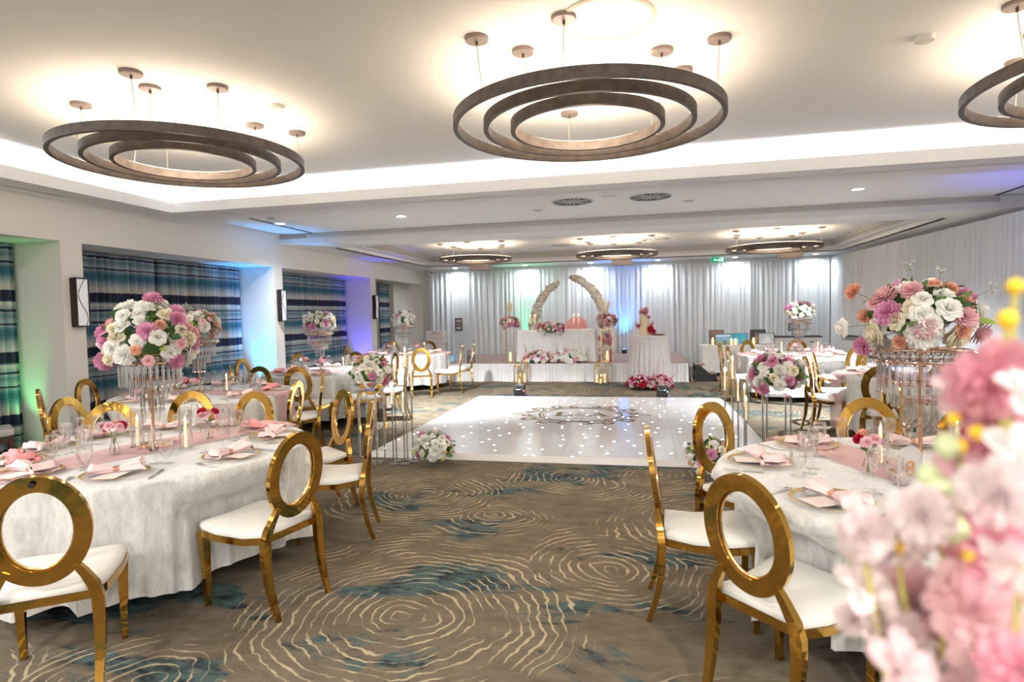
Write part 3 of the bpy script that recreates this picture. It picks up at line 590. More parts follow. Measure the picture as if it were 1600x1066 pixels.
# dark spot on the nearest left chair's ring
nl = CHAIR0
o = MB().lathe([(0, 0), (.0125, 0), (.011, .002), (0, .002)], 20).build('dark_cap', BLACK, nl)
o.matrix_local = Matrix.Translation((.0, -.3295, .947)) @ Matrix.Rotation(PI/2+.137, 4, 'X')
# dark wooden side chair at the far left
t = thing('dining_chair', 'dark wooden side chair with grey seat against the left alcove', 'chair', (-6.95, 5.05, 0), -.6)
MB().box(-.24, .24, -.22, .24, .40, .48).build('seat', mat('grey_fabric', (.42, .40, .38), .8), t, bevel=.02)
MB().box(-.20, .20, -.25, -.21, .5, .92).build('back_panel', mat('grey_fabric_back', (.30, .28, .29), .8), t, bevel=.01)
for s_ in (-1, 1):
    MB().bar([(s_*.22, -.25, 0), (s_*.22, -.235, .45), (s_*.22, -.26, .98)], .045, .04, (1, 0, 0)).build('leg', WOODD, t, smooth=False); MB().box(s_*.22-.022, s_*.22+.022, .19, .235, 0, .42).build('leg', WOODD, t, smooth=False)
MB().box(-.22, .22, -.28, -.24, .92, .98).box(-.22, .22, -.22, .22, .34, .40).build('frame', WOODD, t, smooth=False)

# ------------------------------------------------------------------ round tables and their cloths
R0 = .95
def skirt_r(T, th, z, k0=0):
    random.seed(hash(T) % 1 + ord(T[1])*7+k0); S = [(random.randint(a, b), random.uniform(0, 7), w_) for a, b, w_ in ((5, 8, .4), (12, 16, .8), (21, 27, 1), (34, 44, .5))]
    v = max(0, min(1, (.75-z)/.65)); amp = .012+.100*v**.7
    k3, p3, _ = S[2]; crease = 1-2*abs(math.sin((k3*th+p3)/2+.5*v*math.sin(2*th+p3)))**.8
    return R0+.016+.022*v, amp*(.55*sum(w_*math.sin(k*th+p+.6*v*math.sin(3*th)) for k, p, w_ in S[:2])+.62*crease*(.75+.25*math.sin(4*th+p3)))/1.3
def push(T, x, y, z):
    v = max(0, min(1, (.70-z)/.16))
    if v <= 0: return x, y
    for cx_, cy_, rz in PLACED[T]:
        c, s_ = math.cos(rz), math.sin(rz); dx, dy = x-cx_, y-cy_; lx, ly = dx*c+dy*s_, -dx*s_+dy*c
        side = max(0, min(1, (.40-abs(lx))/.13)); need = .335-ly
        if need > 0 and side > 0 and ly > -.75:
            m_ = need*v*side*side*(3-2*side); x += -s_*m_; y += c*m_
    return x, y
def round_table(T, m, res):
    cx_, cy_ = TC[T]
    t = thing('round_table', 'round folding table hidden under the cloth of '+TN[T], 'table', (cx_, cy_, 0), 0, 'round banquet tables')
    MB().lathe([(0, .725), (R0-.01, .725), (R0-.005, .74), (R0-.01, .755), (0, .755)], 48).build('tabletop', mat('plywood', (.45, .33, .2), .6), t)
    for k in range(4):
        a = PI/4+k*PI/2; MB().tube([(.28*math.cos(a), .28*math.sin(a), .726), (.30*math.cos(a), .30*math.sin(a), 0)], .014).build('leg', BLACK, t)
    n = res; mb = MB(); prof = [(0, .760), (.25, .7605), (.5, .760), (.75, .7602), (.90, .760), (R0-.012, .760), (R0+.003, .757), (R0+.010, .748)]
    V = []; F = []; zs = [.735, .71, .68, .64, .59, .54, .49, .43, .36, .29, .22, .16, .115]
    for i in range(n):
        th = 2*PI*i/n
        for r, z in prof: V.append((r*math.cos(th), r*math.sin(th), z))
        hem = .018*math.sin(5*th+1)+.010*math.sin(13*th)
        for z in zs:
            zz = z+(hem*(z-.76)/(.115-.76)); r, fo = skirt_r(T, th, z); x, y = push(T, cx_+r*math.cos(th), cy_+r*math.sin(th), z); x += fo*math.cos(th); y += fo*math.sin(th); V.append((x-cx_, y-cy_, zz))
    k = len(prof)+len(zs)
    for i in range(n):
        j = (i+1) % n
        for q in range(k-1): F.append((i*k+q, j*k+q, j*k+q+1, i*k+q+1))
    o = mb.add(V, F).build('tablecloth', m, None, sharp=0, loc=(cx_, cy_, 0))
    return tag(o, 'white %s cloth draped to near the floor over %s' % ('crushed velvet' if T in ('T1', 'T2', 'T4') else 'satin', TN[T]), 'tablecloth', 'white round tablecloths')
for T in TC: round_table(T, VELVET, 300 if T in ('T1', 'T2') else 200)
def runner(T, dirn, wd=.42, drop=(.3, .3)):
    cx_, cy_ = TC[T]; d = Vector(dirn).normalized(); p = Vector((-d.y, d.x)); random.seed(ord(T[1])); ph = [random.uniform(0, 6) for _ in range(4)]
    def fn(u, v):
        s = (u-.5)*2; L_ = R0+.055; tot = L_+ (drop[1] if s > 0 else drop[0]); q = abs(s)*tot; lat = (v-.5)*wd*(1+.12*math.sin(3*s+ph[0]))+.03*math.sin(2.2*s+ph[1])
        wr = .004*math.sin(v*34+ph[2]+3*s)+.003*math.sin(v*61+s*5)
        on = math.sqrt(max(.01, L_*L_-lat*lat))
        if q < on: a = q; z = .7665+wr*.8+.004
        else: a = on+.012+.6*wr; z = .7665-(q-on)
        b_ = d*a*(1 if s > 0 else -1)+p*lat; return (b_.x, b_.y, z)
    o = MB().grid(fn, 90, 26).build('table_runner', RUN, None, sharp=0, loc=(cx_, cy_, 0)); tag(o, 'sheer pink runner laid across '+TN[T], 'table runner', 'pink chiffon runners')
runner('T1', (.29, .96), .40, (.12, .12)); runner('T2', (-.42, .91), .36, (.12, .12)); runner('T3', (.97, .1), .40, (.1, .55)); runner('T4', (.99, .05), .40, (.1, .1)); runner('T5', (1, .1), .42, (.1, .1)); runner('T6', (1, .02), .42, (.68, .1)); runner('T7', (1, -.1), .46, (.62, .1)); runner('T8', (.8, -.5), .42, (.1, .1))

# ------------------------------------------------------------------ place settings
def goblet_profile(kind):
    if kind == 'wine_glass': return [(0, 0), (.036, .001), (.034, .003), (.006, .008), (.004, .03), (.004, .085), (.01, .095), (.030, .118), (.038, .145), (.037, .17), (.032, .195)]
    if kind == 'champagne_flute': return [(0, 0), (.034, .001), (.032, .003), (.006, .008), (.004, .03), (.004, .075), (.012, .088), (.022, .12), (.027, .16), (.027, .19), (.025, .215)]
    return [(0, 0), (.034, .001), (.032, .004), (.008, .010), (.006, .022), (.014, .034), (.036, .062), (.042, .09), (.040, .115), (.036, .135)]
GM = {}
for k in ('wine_glass', 'champagne_flute', 'water_goblet'):
    p = goblet_profile(k); mb = MB().lathe(p+[(p[-1][0]-.0015, p[-1][1]), (p[-2][0]-.0015, p[-2][1]), (p[-3][0]-.0018, p[-3][1]), (p[-4][0]-.003, p[-4][1]+.002), (0, p[-5][1]+.004)], 24, caps=False)
    me = mb.mesh(k); me.materials.append(GLASS); GM[k] = me
KN = MB(); KN.box(-.005, .005, -.10, -.015, .0, .004).prism([(-.005, -.015), (.005, -.015), (.009, .02), (.009, .08), (.003, .105), (-.006, .10), (-.006, .02)], .001, .003); kn_me = KN.mesh('knife', False); kn_me.materials.append(STEEL)
FK = MB(); FK.box(-.004, .004, -.095, .03, .001, .004).prism([(-.003, .03), (.003, .03), (.012, .05), (.012, .06), (-.012, .06), (-.012, .05)], .001, .004)
for q in range(4): FK.box(-.012+q*.0065, -.0085+q*.0065, .06, .095, .002, .005)
fk_me = FK.mesh('fork', False); fk_me.materials.append(STEEL)
CG = MB().lathe([(0, 0), (.10, .0), (.125, .003), (.165, .014), (.167, .016), (.125, .006), (.10, .003), (0, .003)], 48); cg_me = CG.mesh('charger'); cg_me.materials.append(glass('charger_glass', base=.02, tint=.99, refl=.35))
rim_me = MB().lathe([(.152, .0125), (.168, .0175), (.1685, .0165), (.153, .0105)], 48, caps=False).mesh('rim'); rim_me.materials.append(mat('gold_leaf_rim', (.78, .52, .14), .3, .8))
def napkin_mesh(seed):
    random.seed(seed); p = [random.uniform(0, 6) for _ in range(4)]; L_ = .13
    def fn(u, v):
        a = 2*PI*u; s = v*2-1; ww = .016+.058*abs(s)**1.1*(1.15 if s > 0 else .7); hh = .012+.022*abs(s)**.8*(1 if s > 0 else .8)
        if abs(s) > .97: ww *= .9; hh *= .35
        rf = 1+.16*math.sin(5*a+p[0]+2*s)+.10*math.sin(9*a+p[1])
        return (s*L_*(1+.06*math.sin(3*a+p[2])), ww*math.cos(a)*rf, max(.001, hh*(1+math.sin(a)*rf)))
    mb = MB(); mb.grid(fn, 28, 21, True); return mb.mesh('napkin')
NAPM = []
for k in range(4):
    me = napkin_mesh(k); me.materials.append(NAPKIN2 if k == 3 else NAPKIN); NAPM.append(me)
nr_me = MB().lathe([(.0, -.02)], 3).mesh('x') if False else None
def _ring():
    mb = MB(); mb.grid(lambda u, v: ((v-.5)*.036, .021*math.cos(2*PI*u), .0155+.0165*math.sin(2*PI*u)), 24, 2, True); me = mb.mesh('napkin_ring'); me.materials.append(COPPER); return me
nr_me = _ring()
cd_me = MB().box(-.06, .06, -.085, .085, 0, .0015).mesh('card', False); cd_me.materials.append(CARD)
def put(me, name, x, y, z, rz, label, cat, group):
    o = bpy.data.objects.new(name, me); COL.objects.link(o); o.location = (x, y, z); o.rotation_euler = (0, 0, rz); return tag(o, label, cat, group)
def setting(T, deg, full=2, nap=None, roll=None):
    cx_, cy_ = TC[T]; a = math.radians(deg); o_ = Vector((math.cos(a), math.sin(a))); tg = Vector((-o_.y, o_.x)); c = Vector((cx_, cy_))+o_*.735; z = .7635
    random.seed(int(deg)+ord(T[1])*400); where = 'at %s o\'clock on %s' % (clock((cx_, cy_), c.x, c.y), TN[T])
    def W(r, s_): q = Vector((cx_, cy_))+o_*r+tg*s_; return q.x, q.y
    t = thing('charger_plate', 'clear glass charger with gold rim '+where, 'charger plate', (c.x, c.y, z), 0, 'glass chargers')
    inst(cg_me, 'plate', t, (0, 0, 0)); inst(rim_me, 'gold_rim', t, (0, 0, 0))
    put(cd_me, 'menu_card', c.x+o_.x*.045, c.y+o_.y*.045, z+.012, a-PI/2+random.uniform(-.3, .3), 'blush menu card under the napkin '+where, 'menu card', 'menu cards')
    k = random.randint(0, 2) if nap is None else nap
    n = thing('napkin', ('rose' if k == 3 else 'pale pink')+' napkin in a copper ring '+where, 'napkin', (c.x-o_.x*.02, c.y-o_.y*.02, z+.014), (a+PI/2+random.uniform(-.5, .5)) if roll is None else roll, 'pink napkins')
    inst(NAPM[k], 'folded_cloth', n, (0, 0, 0)); inst(nr_me, 'napkin_ring', n, (0, 0, 0))
    if full >= 2:
        x, y = W(.80, .215); put(kn_me, 'table_knife', x, y, z, a+PI/2+random.uniform(-.12, .12), 'steel knife '+where, 'knife', 'table knives')
        x, y = W(.79, -.215); put(fk_me, 'table_fork', x, y, z, a+PI/2+random.uniform(-.15, .15), 'steel fork '+where, 'fork', 'table forks')
    for kind, r, s_ in (('wine_glass', .50, .13), ('champagne_flute', .47, .03), ('water_goblet', .535, .20))[:3 if full >= 1 else 2]:
        x, y = W(r+random.uniform(-.01, .01), s_+random.uniform(-.01, .01)); put(GM[kind], kind, x, y, z, 0, {'wine_glass': 'tall stemmed wine glass ', 'champagne_flute': 'slim champagne flute ', 'water_goblet': 'short water goblet '}[kind]+where, 'glass', {'wine_glass': 'wine glasses', 'champagne_flute': 'champagne flutes', 'water_goblet': 'water goblets'}[kind])
for d, n in ((-62, 1), (-14, 0), (33, 1), (60, 3), (97, 2), (128, 0), (160, 1), (192, 0), (224, 3), (256, 1)): setting('T1', d, 2, n)
for d, n in ((222, 0), (166, 1), (120, 2), (72, 0), (36, 1), (0, 0), (-38, 2), (-76, 1)): setting('T2', d, 2, n)
for T, n, f in (('T3', 8, 2), ('T4', 8, 2), ('T5', 8, 1), ('T6', 8, 1), ('T7', 8, 1), ('T8', 8, 1)):
    for k in range(n): setting(T, 22.5+k*45, f, (3 if k % 4 == 0 else None) if T in ('T3', 'T4') else None)

# ------------------------------------------------------------------ flowers (unit radius, facing +Z)
def petals(mb, n, ph, r0, r1, z0, z1, al, curl=0, ruf=0, nu=5, nv=4, cup=.0, sd=0, tip=.5):
    random.seed(sd)
    for k in range(n):
        phi = ph+2*PI*k/n+random.uniform(-.12, .12); jr = random.uniform(.92, 1.08); q0 = random.uniform(0, 6)
        def fn(u, v, phi=phi, jr=jr, q0=q0):
            s = u*2-1; vv = v*(1-.22*s*s); wv = math.sin(PI*(.12+tip*v))
            r = (r0+(r1-r0)*vv**1.3)*jr; a = phi+al*s*wv; z = z0+(z1-z0)*vv-curl*vv**4+cup*s*s*v+ruf*math.sin(s*9+q0)*v
            return (r*math.cos(a), r*math.sin(a), z)
        mb.grid(fn, nu, nv)
def fmesh(name, m, mb):
    me = mb.mesh(name); me.materials.append(m); return me
def rose(m, name):
    mb = MB()
    for i, (n, r1, z1, al, cu) in enumerate(((3, .20, .80, 1.0, 0), (3, .34, .80, .95, .02), (4, .52, .74, .80, .08), (5, .72, .62, .72, .16), (5, .92, .42, .68, .22), (6, 1.05, .18, .62, .2))):
        petals(mb, n, i*.7, .04+.05*i, r1, .02, z1, al, cu, 0, 5, 5, -.05, i)
    return fmesh(name, m, mb)
def mum(m, name, ruf=0.0, al=.16, cnt=(8, 12, 15, 18, 18), w_=1):
    mb = MB()
    for i, n in enumerate(cnt):
        petals(mb, n, i*.33, .05, .35+.16*i, .30-.06*i, .82-.17*i, al*w_, .04*i, ruf, 4, 4, .0, i+9)
    return fmesh(name, m, mb)
def ruffle(m, name):
    mb = MB()
    for i, (n, r1, z1) in enumerate(((4, .18, .95), (6, .38, .94), (8, .58, .86), (10, .77, .72), (11, .92, .50), (11, 1.0, .24), (10, .98, .0))): petals(mb, n, i*.5, .04, r1, .25-.06*i, z1, .40, .0, .07, 6, 4, .02, i+30)
    return fmesh(name, m, mb)
def lily(m, name):
    mb = MB(); petals(mb, 5, 0, .06, 1.0, 0, .50, .62, .30, .03, 6, 6, .08, 3, .58); petals(mb, 4, .5, .05, .7, .05, .65, .6, .15, .03, 6, 5, .08, 4, .58); return fmesh(name, m, mb)
F_ROSEW = rose(PL_W, 'rose'); F_ROSEC = rose(PL_C, 'rose'); F_MUMW = mum(PL_W, 'mum'); F_RUFW = ruffle(PL_W, 'ruf'); F_RUFP = ruffle(PL_P, 'ruf'); F_RUFLP = ruffle(PL_LP, 'ruf'); F_RUFPE = ruffle(PL_PE, 'ruf'); F_RUFR = ruffle(PL_R, 'ruf'); F_ROSELP = rose(PL_LP, 'rose'); F_ROSEY = rose(PL_Y, 'rose'); F_ROSEPE = rose(PL_PE, 'rose')
FT = {'W': (F_ROSEW, 'white_rose', .85), 'C': (F_ROSEC, 'cream_rose', .9), 'M': (F_MUMW, 'white_chrysanthemum', 1.0), 'H': (F_RUFW, 'white_hydrangea', 1.15), 'P': (F_RUFP, 'pink_carnation', 1.0), 'L': (F_RUFLP, 'light_pink_peony', .88), 'E': (F_RUFPE, 'peach_carnation', .62), 'R': (F_RUFR, 'red_carnation', .7), 'K': (F_ROSELP, 'pink_rose', .7), 'Y': (F_ROSEY, 'yellow_rosebud', .45), 'O': (F_ROSEPE, 'peach_rose', .55)}
def leaf_m(m, name, ln=1.0, wd=.42):
    mb = MB(); mb.grid(lambda u, v: ((u*2-1)*wd*math.sin(PI*(.06+.92*v))*(1-.2*v), v*ln, .10*abs(u*2-1)*wd+.18*v-.35*v*v), 5, 8); return fmesh(name, m, mb)
LF = leaf_m(LEAF, 'leaf'); LFD = leaf_m(LEAFD, 'leaf', 1, .36); LFL = leaf_m(LIME, 'leaf', 1, .25)
def foliage(parent, c, rx, rz, n, seed, size=.05, lo=-.3, mats=(LEAF, LEAFD)):
    random.seed(seed); mb = MB()
    for k in range(n):
        a = random.uniform(0, 2*PI); h = random.uniform(lo, 1); q = math.sqrt(max(0, 1-h*h)); rr = random.uniform(.5, .80)
        p = Vector((q*math.cos(a)*rx*rr, q*math.sin(a)*rx*rr, h*rz*rr)); nrm = Vector((q*math.cos(a)/rx, q*math.sin(a)/rx, h/rz)).normalized()
        rot = nrm.to_track_quat('Y', 'Z') @ Matrix.Rotation(random.uniform(0, 6), 3, 'Y').to_quaternion() @ Matrix.Rotation(random.uniform(-.7, .7), 3, 'X').to_quaternion(); s_ = size*random.uniform(.7, 1.4)
        mb.at(Matrix.Translation(Vector(c)+p) @ rot.to_matrix().to_4x4() @ Matrix.Diagonal((s_, s_*1.2, s_, 1)))
        mb.grid(lambda u, v: ((u*2-1)*.42*math.sin(PI*(.06+.92*v)), v, .1*abs(u*2-1)-.2*v*v), 3, 4)
    mb.at(Matrix.Identity(4)); mb.lathe([(.0, -rz*.45), (rx*.3, -rz*.4), (rx*.42, 0), (rx*.34, rz*.3), (0, rz*.42)], 14, c)
    return mb.build('foliage', mats[0], parent, sharp=0)
def bouquet(name, label, loc, rx, rz, n, pal, fs, seed, maxpol=112, group=None, leaves=10, gyp=0, cat='flower arrangement', core_z=0, outl=()):
    t = thing(name, label, cat, loc, 0, group); random.seed(seed); foliage(t, (0, 0, core_z), rx*.93, rz*.93, 70, seed, fs*.9); random.seed(seed*7+1)
    h1 = math.cos(math.radians(maxpol)); pts = []
    for i in range(n):
        h = 1-(i+.5)/n*(1-h1); a = i*2.39996+random.uniform(-.25, .25); q = math.sqrt(1-h*h); rr = random.uniform(.82, 1.0)
        kind = random.choice(pal); me, nm_, ks = FT[kind]; s_ = fs*ks*random.uniform(.85, 1.15)
        p = Vector((q*math.cos(a)*rx*rr, q*math.sin(a)*rx*rr, core_z+h*rz*rr)); nrm = Vector((q*math.cos(a)/rx, q*math.sin(a)/rx, h/rz)).normalized()
        nrm = (nrm+Vector((random.uniform(-.3, .3), random.uniform(-.3, .3), random.uniform(-.2, .3)))).normalized()
        inst(me, nm_, t, p-nrm*s_*.5, (nrm.to_track_quat('Z', 'Y') @ Matrix.Rotation(random.uniform(0, 6), 3, 'Z').to_quaternion()).to_euler(), s_)
    for i in range(leaves):
        a = random.uniform(0, 2*PI); h = random.uniform(-.25, .9); q = math.sqrt(1-h*h); p = Vector((q*math.cos(a)*rx*.85, q*math.sin(a)*rx*.85, core_z+h*rz*.85)); nrm = Vector((q*math.cos(a), q*math.sin(a), h*.4-.1)).normalized()
        inst(random.choice((LF, LFD, LFL)), 'leaf', t, p*.93, (nrm.to_track_quat('Y', 'Z') @ Matrix.Rotation(random.uniform(-1, 1), 3, 'Y').to_quaternion()).to_euler(), fs*random.uniform(.9, 1.4))
    if gyp:
        mb = MB(); g2 = MB()
        for k in range(gyp):
            a = random.uniform(0, 2*PI); h = random.uniform(.25, 1); q = math.sqrt(1-h*h); b0 = Vector((q*math.cos(a)*rx*.8, q*math.sin(a)*rx*.8, core_z+h*rz*.8)); e_ = b0*random.uniform(1.3, 1.5); e_.z += .02; g2.tube([b0, e_], .0008, 4)
            for _ in range(9):
                c = e_+Vector([random.uniform(-.025, .025) for _ in range(3)]); g2.tube([e_-Vector((0, 0, .02)), c], .0005, 3); mb.lathe([(0, -.004), (.0045, 0), (0, .004)], 6, c)
        mb.build('gypsophila_buds', PL_W, t)['kind'] = 'stuff'; g2.build('gypsophila_stems', STEM, t)['kind'] = 'stuff'
    for (dx, dy, dz, kind, s_) in outl:
        me, nm_, ks = FT[kind]; p = Vector((dx, dy, dz)); nrm = p.normalized(); MB().tube([p*.5, p], .0018, 5).build('stem', STEM, t); inst(me, nm_, t, p, nrm.to_track_quat('Z', 'Y').to_euler(), s_)
    return t
# ------------------------------------------------------------------ crystal centrepiece stands
rod_me = {}
for L_ in (.15, .10, .115):
    rod_me[L_] = MB().add(*(lambda b: (b.v, b.f))(MB().lathe([(.005, -L_), (.0088, -L_+.008), (.0088, -.006), (.004, 0)], 6))).mesh('crystal_rod', False); rod_me[L_].materials.append(CRYSTAL)
def crystal_stand(label, x, y, ztop=1.385):
    t = thing('crystal_flower_stand', label, 'centrepiece stand', (x, y, .7635), 0, 'gold and crystal flower stands'); H_ = ztop-.7635
    MB().lathe([(0, 0), (.135, 0), (.138, .006), (.13, .012), (.03, .018), (.012, .03)], 40, caps=False).build('base', ROSEG, t)
    MB().cyl(.0095, .02, H_+.02, 14).build('pole', ROSEG, t)
    top = MB(); top.tube([(.20*math.cos(a*PI/20), .20*math.sin(a*PI/20), H_) for a in range(40)], .004, 6, True); top.tube([(.20*math.cos(a*PI/20), .20*math.sin(a*PI/20), H_-.055) for a in range(40)], .0035, 6, True)
    for k in range(6): top.tube([(0, 0, H_), (.2*math.cos(k*PI/3), .2*math.sin(k*PI/3), H_)], .003, 5)
    top.lathe([(0, H_+.002), (.07, H_+.002), (.075, H_+.012), (0, H_+.012)], 24); top.build('top_ring', ROSEG, t)
    bd = MB()
    for k in range(30):
        a = 2*PI*k/30; c = (.207*math.cos(a), .207*math.sin(a), H_-.027); bd.lathe([(0, -.022), (.016, -.014), (.020, 0), (.016, .014), (0, .022)], 8, c)
    bd.build('bead_band', CRYSTAL, t, smooth=False)
    for rr, zt, L_, n in ((.178, H_-.06, .15, 30), (.120, H_-.165, .115, 20), (.066, H_-.255, .10, 12)):
        g_ = MB().tube([(rr*math.cos(a*PI/16), rr*math.sin(a*PI/16), zt) for a in range(32)], .0032, 6, True)
        for k in range(4): g_.tube([(0, 0, zt), (rr*math.cos(k*PI/2), rr*math.sin(k*PI/2), zt)], .0025, 5)
        g_.build('tier_ring', ROSEG, t)
        for k in range(n):
            a = 2*PI*k/n; inst(rod_me[L_], 'crystal_rod', t, (rr*math.cos(a), rr*math.sin(a), zt-.003))
    bd = MB()
    for k in range(12):
        a = 2*PI*k/12; bd.lathe([(0, -.02), (.011, -.006), (.009, .004), (0, .012)], 6, (.066*math.cos(a), .066*math.sin(a), H_-.375))
    bd.build('teardrop_crystals', CRYSTAL, t, smooth=False)
    return t
PALW = 'WWCCMHHPWCELH'
SP = dict(T1=(-3.25, 3.42), T2=(1.31, 3.27), T3=(-5.08, 6.05), T4=(-5.06, 8.7), T5=(-5.45, 13.05), T6=(3.34, 8.2), T7=(2.75, 11.8))
st0 = None
for T, (x, y) in SP.items():
    l = 'gold pole stand with three tiers of hanging crystals on '+TN[T]
    if st0 is None: st0 = crystal_stand(l, x, y); o = st0
    else: o = copy_tree(st0); o.location = (x, y, .7635); o['label'] = l
bq = dict(T1=(.31, .32, 70, 'WWCWCWWCHPPEEWWK', .062, 1.45, 5), T2=(.265, .205, 56, 'WCWCHPLLEEOKCW', .062, 1.53, 8), T3=(.27, .21, 42, 'WKHLEEWH', .058, 1.53, 12), T4=(.27, .20, 44, 'WWWWCPHHWP', .058, 1.53, 3), T5=(.27, .22, 42, 'WWWMHPWW', .058, 1.54, 14), T6=(.26, .2, 30, 'WWHP', .06, 1.53, 15), T7=(.27, .20, 44, 'WCWWMCWHP', .055, 1.53, 16))
BL = dict(T1='largest domed bouquet of white roses, mauve and peach carnations on the left stand', T2='domed bouquet of pink peonies and cream roses on the right front stand', T3='peach and white bouquet partly behind the largest bouquet', T4='white and mauve domed bouquet before the second striped curtain', T5='white and mauve bouquet in front of the last alcove', T6='white bouquet hidden behind the right front bouquet', T7='white and mauve bouquet in front of the far right drapes')
for T, (rx, rz, n, pal, fs, z, sd) in bq.items():
    x, y = SP[T]
    outl = [(-.36, -.05, -.03, 'W', .05), (-.30, -.02, .14, 'E', .045), (-.27, -.06, -.12, 'P', .05)] if T == 'T2' else ()
    bouquet('flower_bouquet', BL[T], (x, y, z), rx, rz, n, pal, fs, sd, 116 if T == 'T1' else 128, 'domed bouquets on crystal stands', 14, 8 if T in ('T1', 'T2') else 3, outl=outl)

# bud vases, candles, table numbers
def bud_vase(x, y, z, label, seed, kinds='KRORL'):
    t = thing('bud_vase', label, 'bud vase', (x, y, z), 0, 'glass bud vases'); MB().lathe([(0, 0), (.028, .0), (.034, .02), (.030, .045), (.017, .075), (.016, .09), (.024, .112), (.022, .112), (.0145, .09), (.0155, .075), (.028, .045), (.031, .02), (.026, .004), (0, .004)], 20, caps=False).build('vase', GLASS, t)
    f = thing('flower_posy', 'small posy in the '+label, 'flower posy', (x, y, z), 0, 'posies in bud vases'); random.seed(seed)
    for k in range(6):
        a = 2*PI*k/6+random.uniform(-.3, .3); r = random.uniform(.03, .06); h = random.uniform(.14, .19); kd = kinds[k % len(kinds)]; me, nm_, ks = FT[kd]; p = Vector((r*math.cos(a), r*math.sin(a), h))
        MB().tube([(-.008*math.cos(a), -.008*math.sin(a), .01), (p.x*.15, p.y*.15, .1), p], .0015, 5).build('stem', STEM, f)
        inst(me, nm_, f, p, Vector((p.x*3, p.y*3, .12)).to_track_quat('Z', 'Y').to_euler(), .024*random.uniform(.9, 1.25)/max(.6, ks)*ks**.3)
    for k in range(4):
        a = random.uniform(0, 6); inst(random.choice((LF, LFL)), 'leaf', f, (.01*math.cos(a), .01*math.sin(a), .11), Vector((math.cos(a), math.sin(a), .5)).to_track_quat('Y', 'Z').to_euler(), .05)
def candle(x, y, z, label, hc=.25, hcan=.17, r=.04, group='taper candles in glass cylinders'):
    t = thing('candle_holder', label, 'candle holder', (x, y, z), 0, group)
    MB().lathe([(0, 0), (r*1.05, 0), (r, .006), (r, hc), (r-.002, hc), (r-.002, .008), (0, .008)], 24, caps=False).build('glass_cylinder', GLASS, t)
    c = MB().lathe([(0, .009), (.011, .009), (.0095, hcan), (.005, hcan+.003), (0, hcan+.003)], 14).build('candle', WAX, t)
    MB().lathe([(0, hcan+.002), (.006, hcan+.012), (.0055, hcan+.02), (0, hcan+.038)], 10).build('flame', FLAME, c); return t
def number_sign(x, y, z, rz, txt, label):
    t = thing('table_number_sign', label, 'table number sign', (x, y, z), rz, 'arched acrylic table signs')
    P = [(-.062, 0), (.062, 0)]+[(.062*math.cos(a*PI/12), .12+.062*math.sin(a*PI/12)) for a in range(13)]
    V = [(p[0], -.0015, p[1]+.004) for p in P]+[(p[0], .0015, p[1]+.004) for p in P]; n = len(P)
    MB().add(V, [tuple(range(n)), tuple(range(n, 2*n))[::-1]]+[(i, n+i, n+(i+1) % n, (i+1) % n) for i in range(n)]).build('panel', GLASSG, t, smooth=False)
    MB().box(-.07, .07, -.02, .02, 0, .006).build('foot', ACRYL, t, smooth=False)
    if txt:
        c = bpy.data.curves.new('digit', 'FONT'); c.body = txt; c.size = .10; c.align_x = 'CENTER'; c.extrude = .0006; c.materials.append(GOLDL); o = bpy.data.objects.new('digit', c); link(o, t); o.location = (0, -.0028, .045); o.rotation_euler = (PI/2, 0, 0)
        bpy.context.view_layer.update(); me = bpy.data.meshes.new_from_object(o); bpy.data.objects.remove(o); o = bpy.data.objects.new('digit', me); link(o, t); o.location = (0, -.0028, .045); o.rotation_euler = (PI/2, 0, 0)
for T, x, y, l, s_ in (('T1', -3.26, 3.12, 'bud vase left of the sign on the large front left table', 1), ('T1', -3.02, 3.66, 'bud vase right of the candles on the large front left table', 2), ('T2', 1.07, 3.24, 'bud vase nearest the aisle on the right front table', 3), ('T2', 1.70, 3.58, 'bud vase behind the blossom on the right front table', 4), ('T3', -5.06, 5.72, 'left bud vase on the second left table', 5), ('T3', -4.84, 5.66, 'right bud vase on the second left table', 6), ('T4', -5.35, 8.75, 'left bud vase on the third left table', 7), ('T4', -4.95, 8.55, 'right bud vase on the third left table', 8), ('T5', -5.75, 12.9, 'left bud vase on the back left table', 9), ('T5', -5.1, 12.95, 'right bud vase on the back left table', 10), ('T7', 2.6, 11.5, 'bud vase on the back right table', 11)):
    bud_vase(x, y, .7725, l, s_)
for x, y, l in ((-3.30, 3.36-.02, 'lit candle left of the pole on the large front left table'), (-2.92, 3.33, 'lit candle in the middle of the large front left table'), (1.20, 3.46, 'lit candle left of the pole on the right front table'), (1.66, 3.70, 'lit candle behind the blossom on the right front table'), (-4.76, 6.10, 'lit candle right of the stand on the second left table'), (-5.25, 8.45, 'lit candle left of the stand on the third left table'), (-4.62, 8.62, 'lit candle right of the stand on the third left table'), (-5.75, 13.2, 'lit candle left of the stand on the back left table'), (-5.0, 13.2, 'lit candle right of the stand on the back left table'), (2.45, 11.8, 'lit candle left of the stand on the back right table'), (3.05, 11.75, 'lit candle right of the stand on the back right table')):
    candle(x, y, .7725, l)
number_sign(-3.12, 3.27, .772, -.75, '', 'frosted arched sign in front of the pole on the large front left table'); number_sign(1.20, 3.10, .764, .3, '8', 'frosted arched sign with a gold 8 on the right front table'); number_sign(-5.3, 5.75, .764, -.7, '2', 'frosted arched sign with a gold 2 on the second left table')
number_sign(-5.2, 8.4, .764, -.5, '', 'frosted arched sign on the third left table')

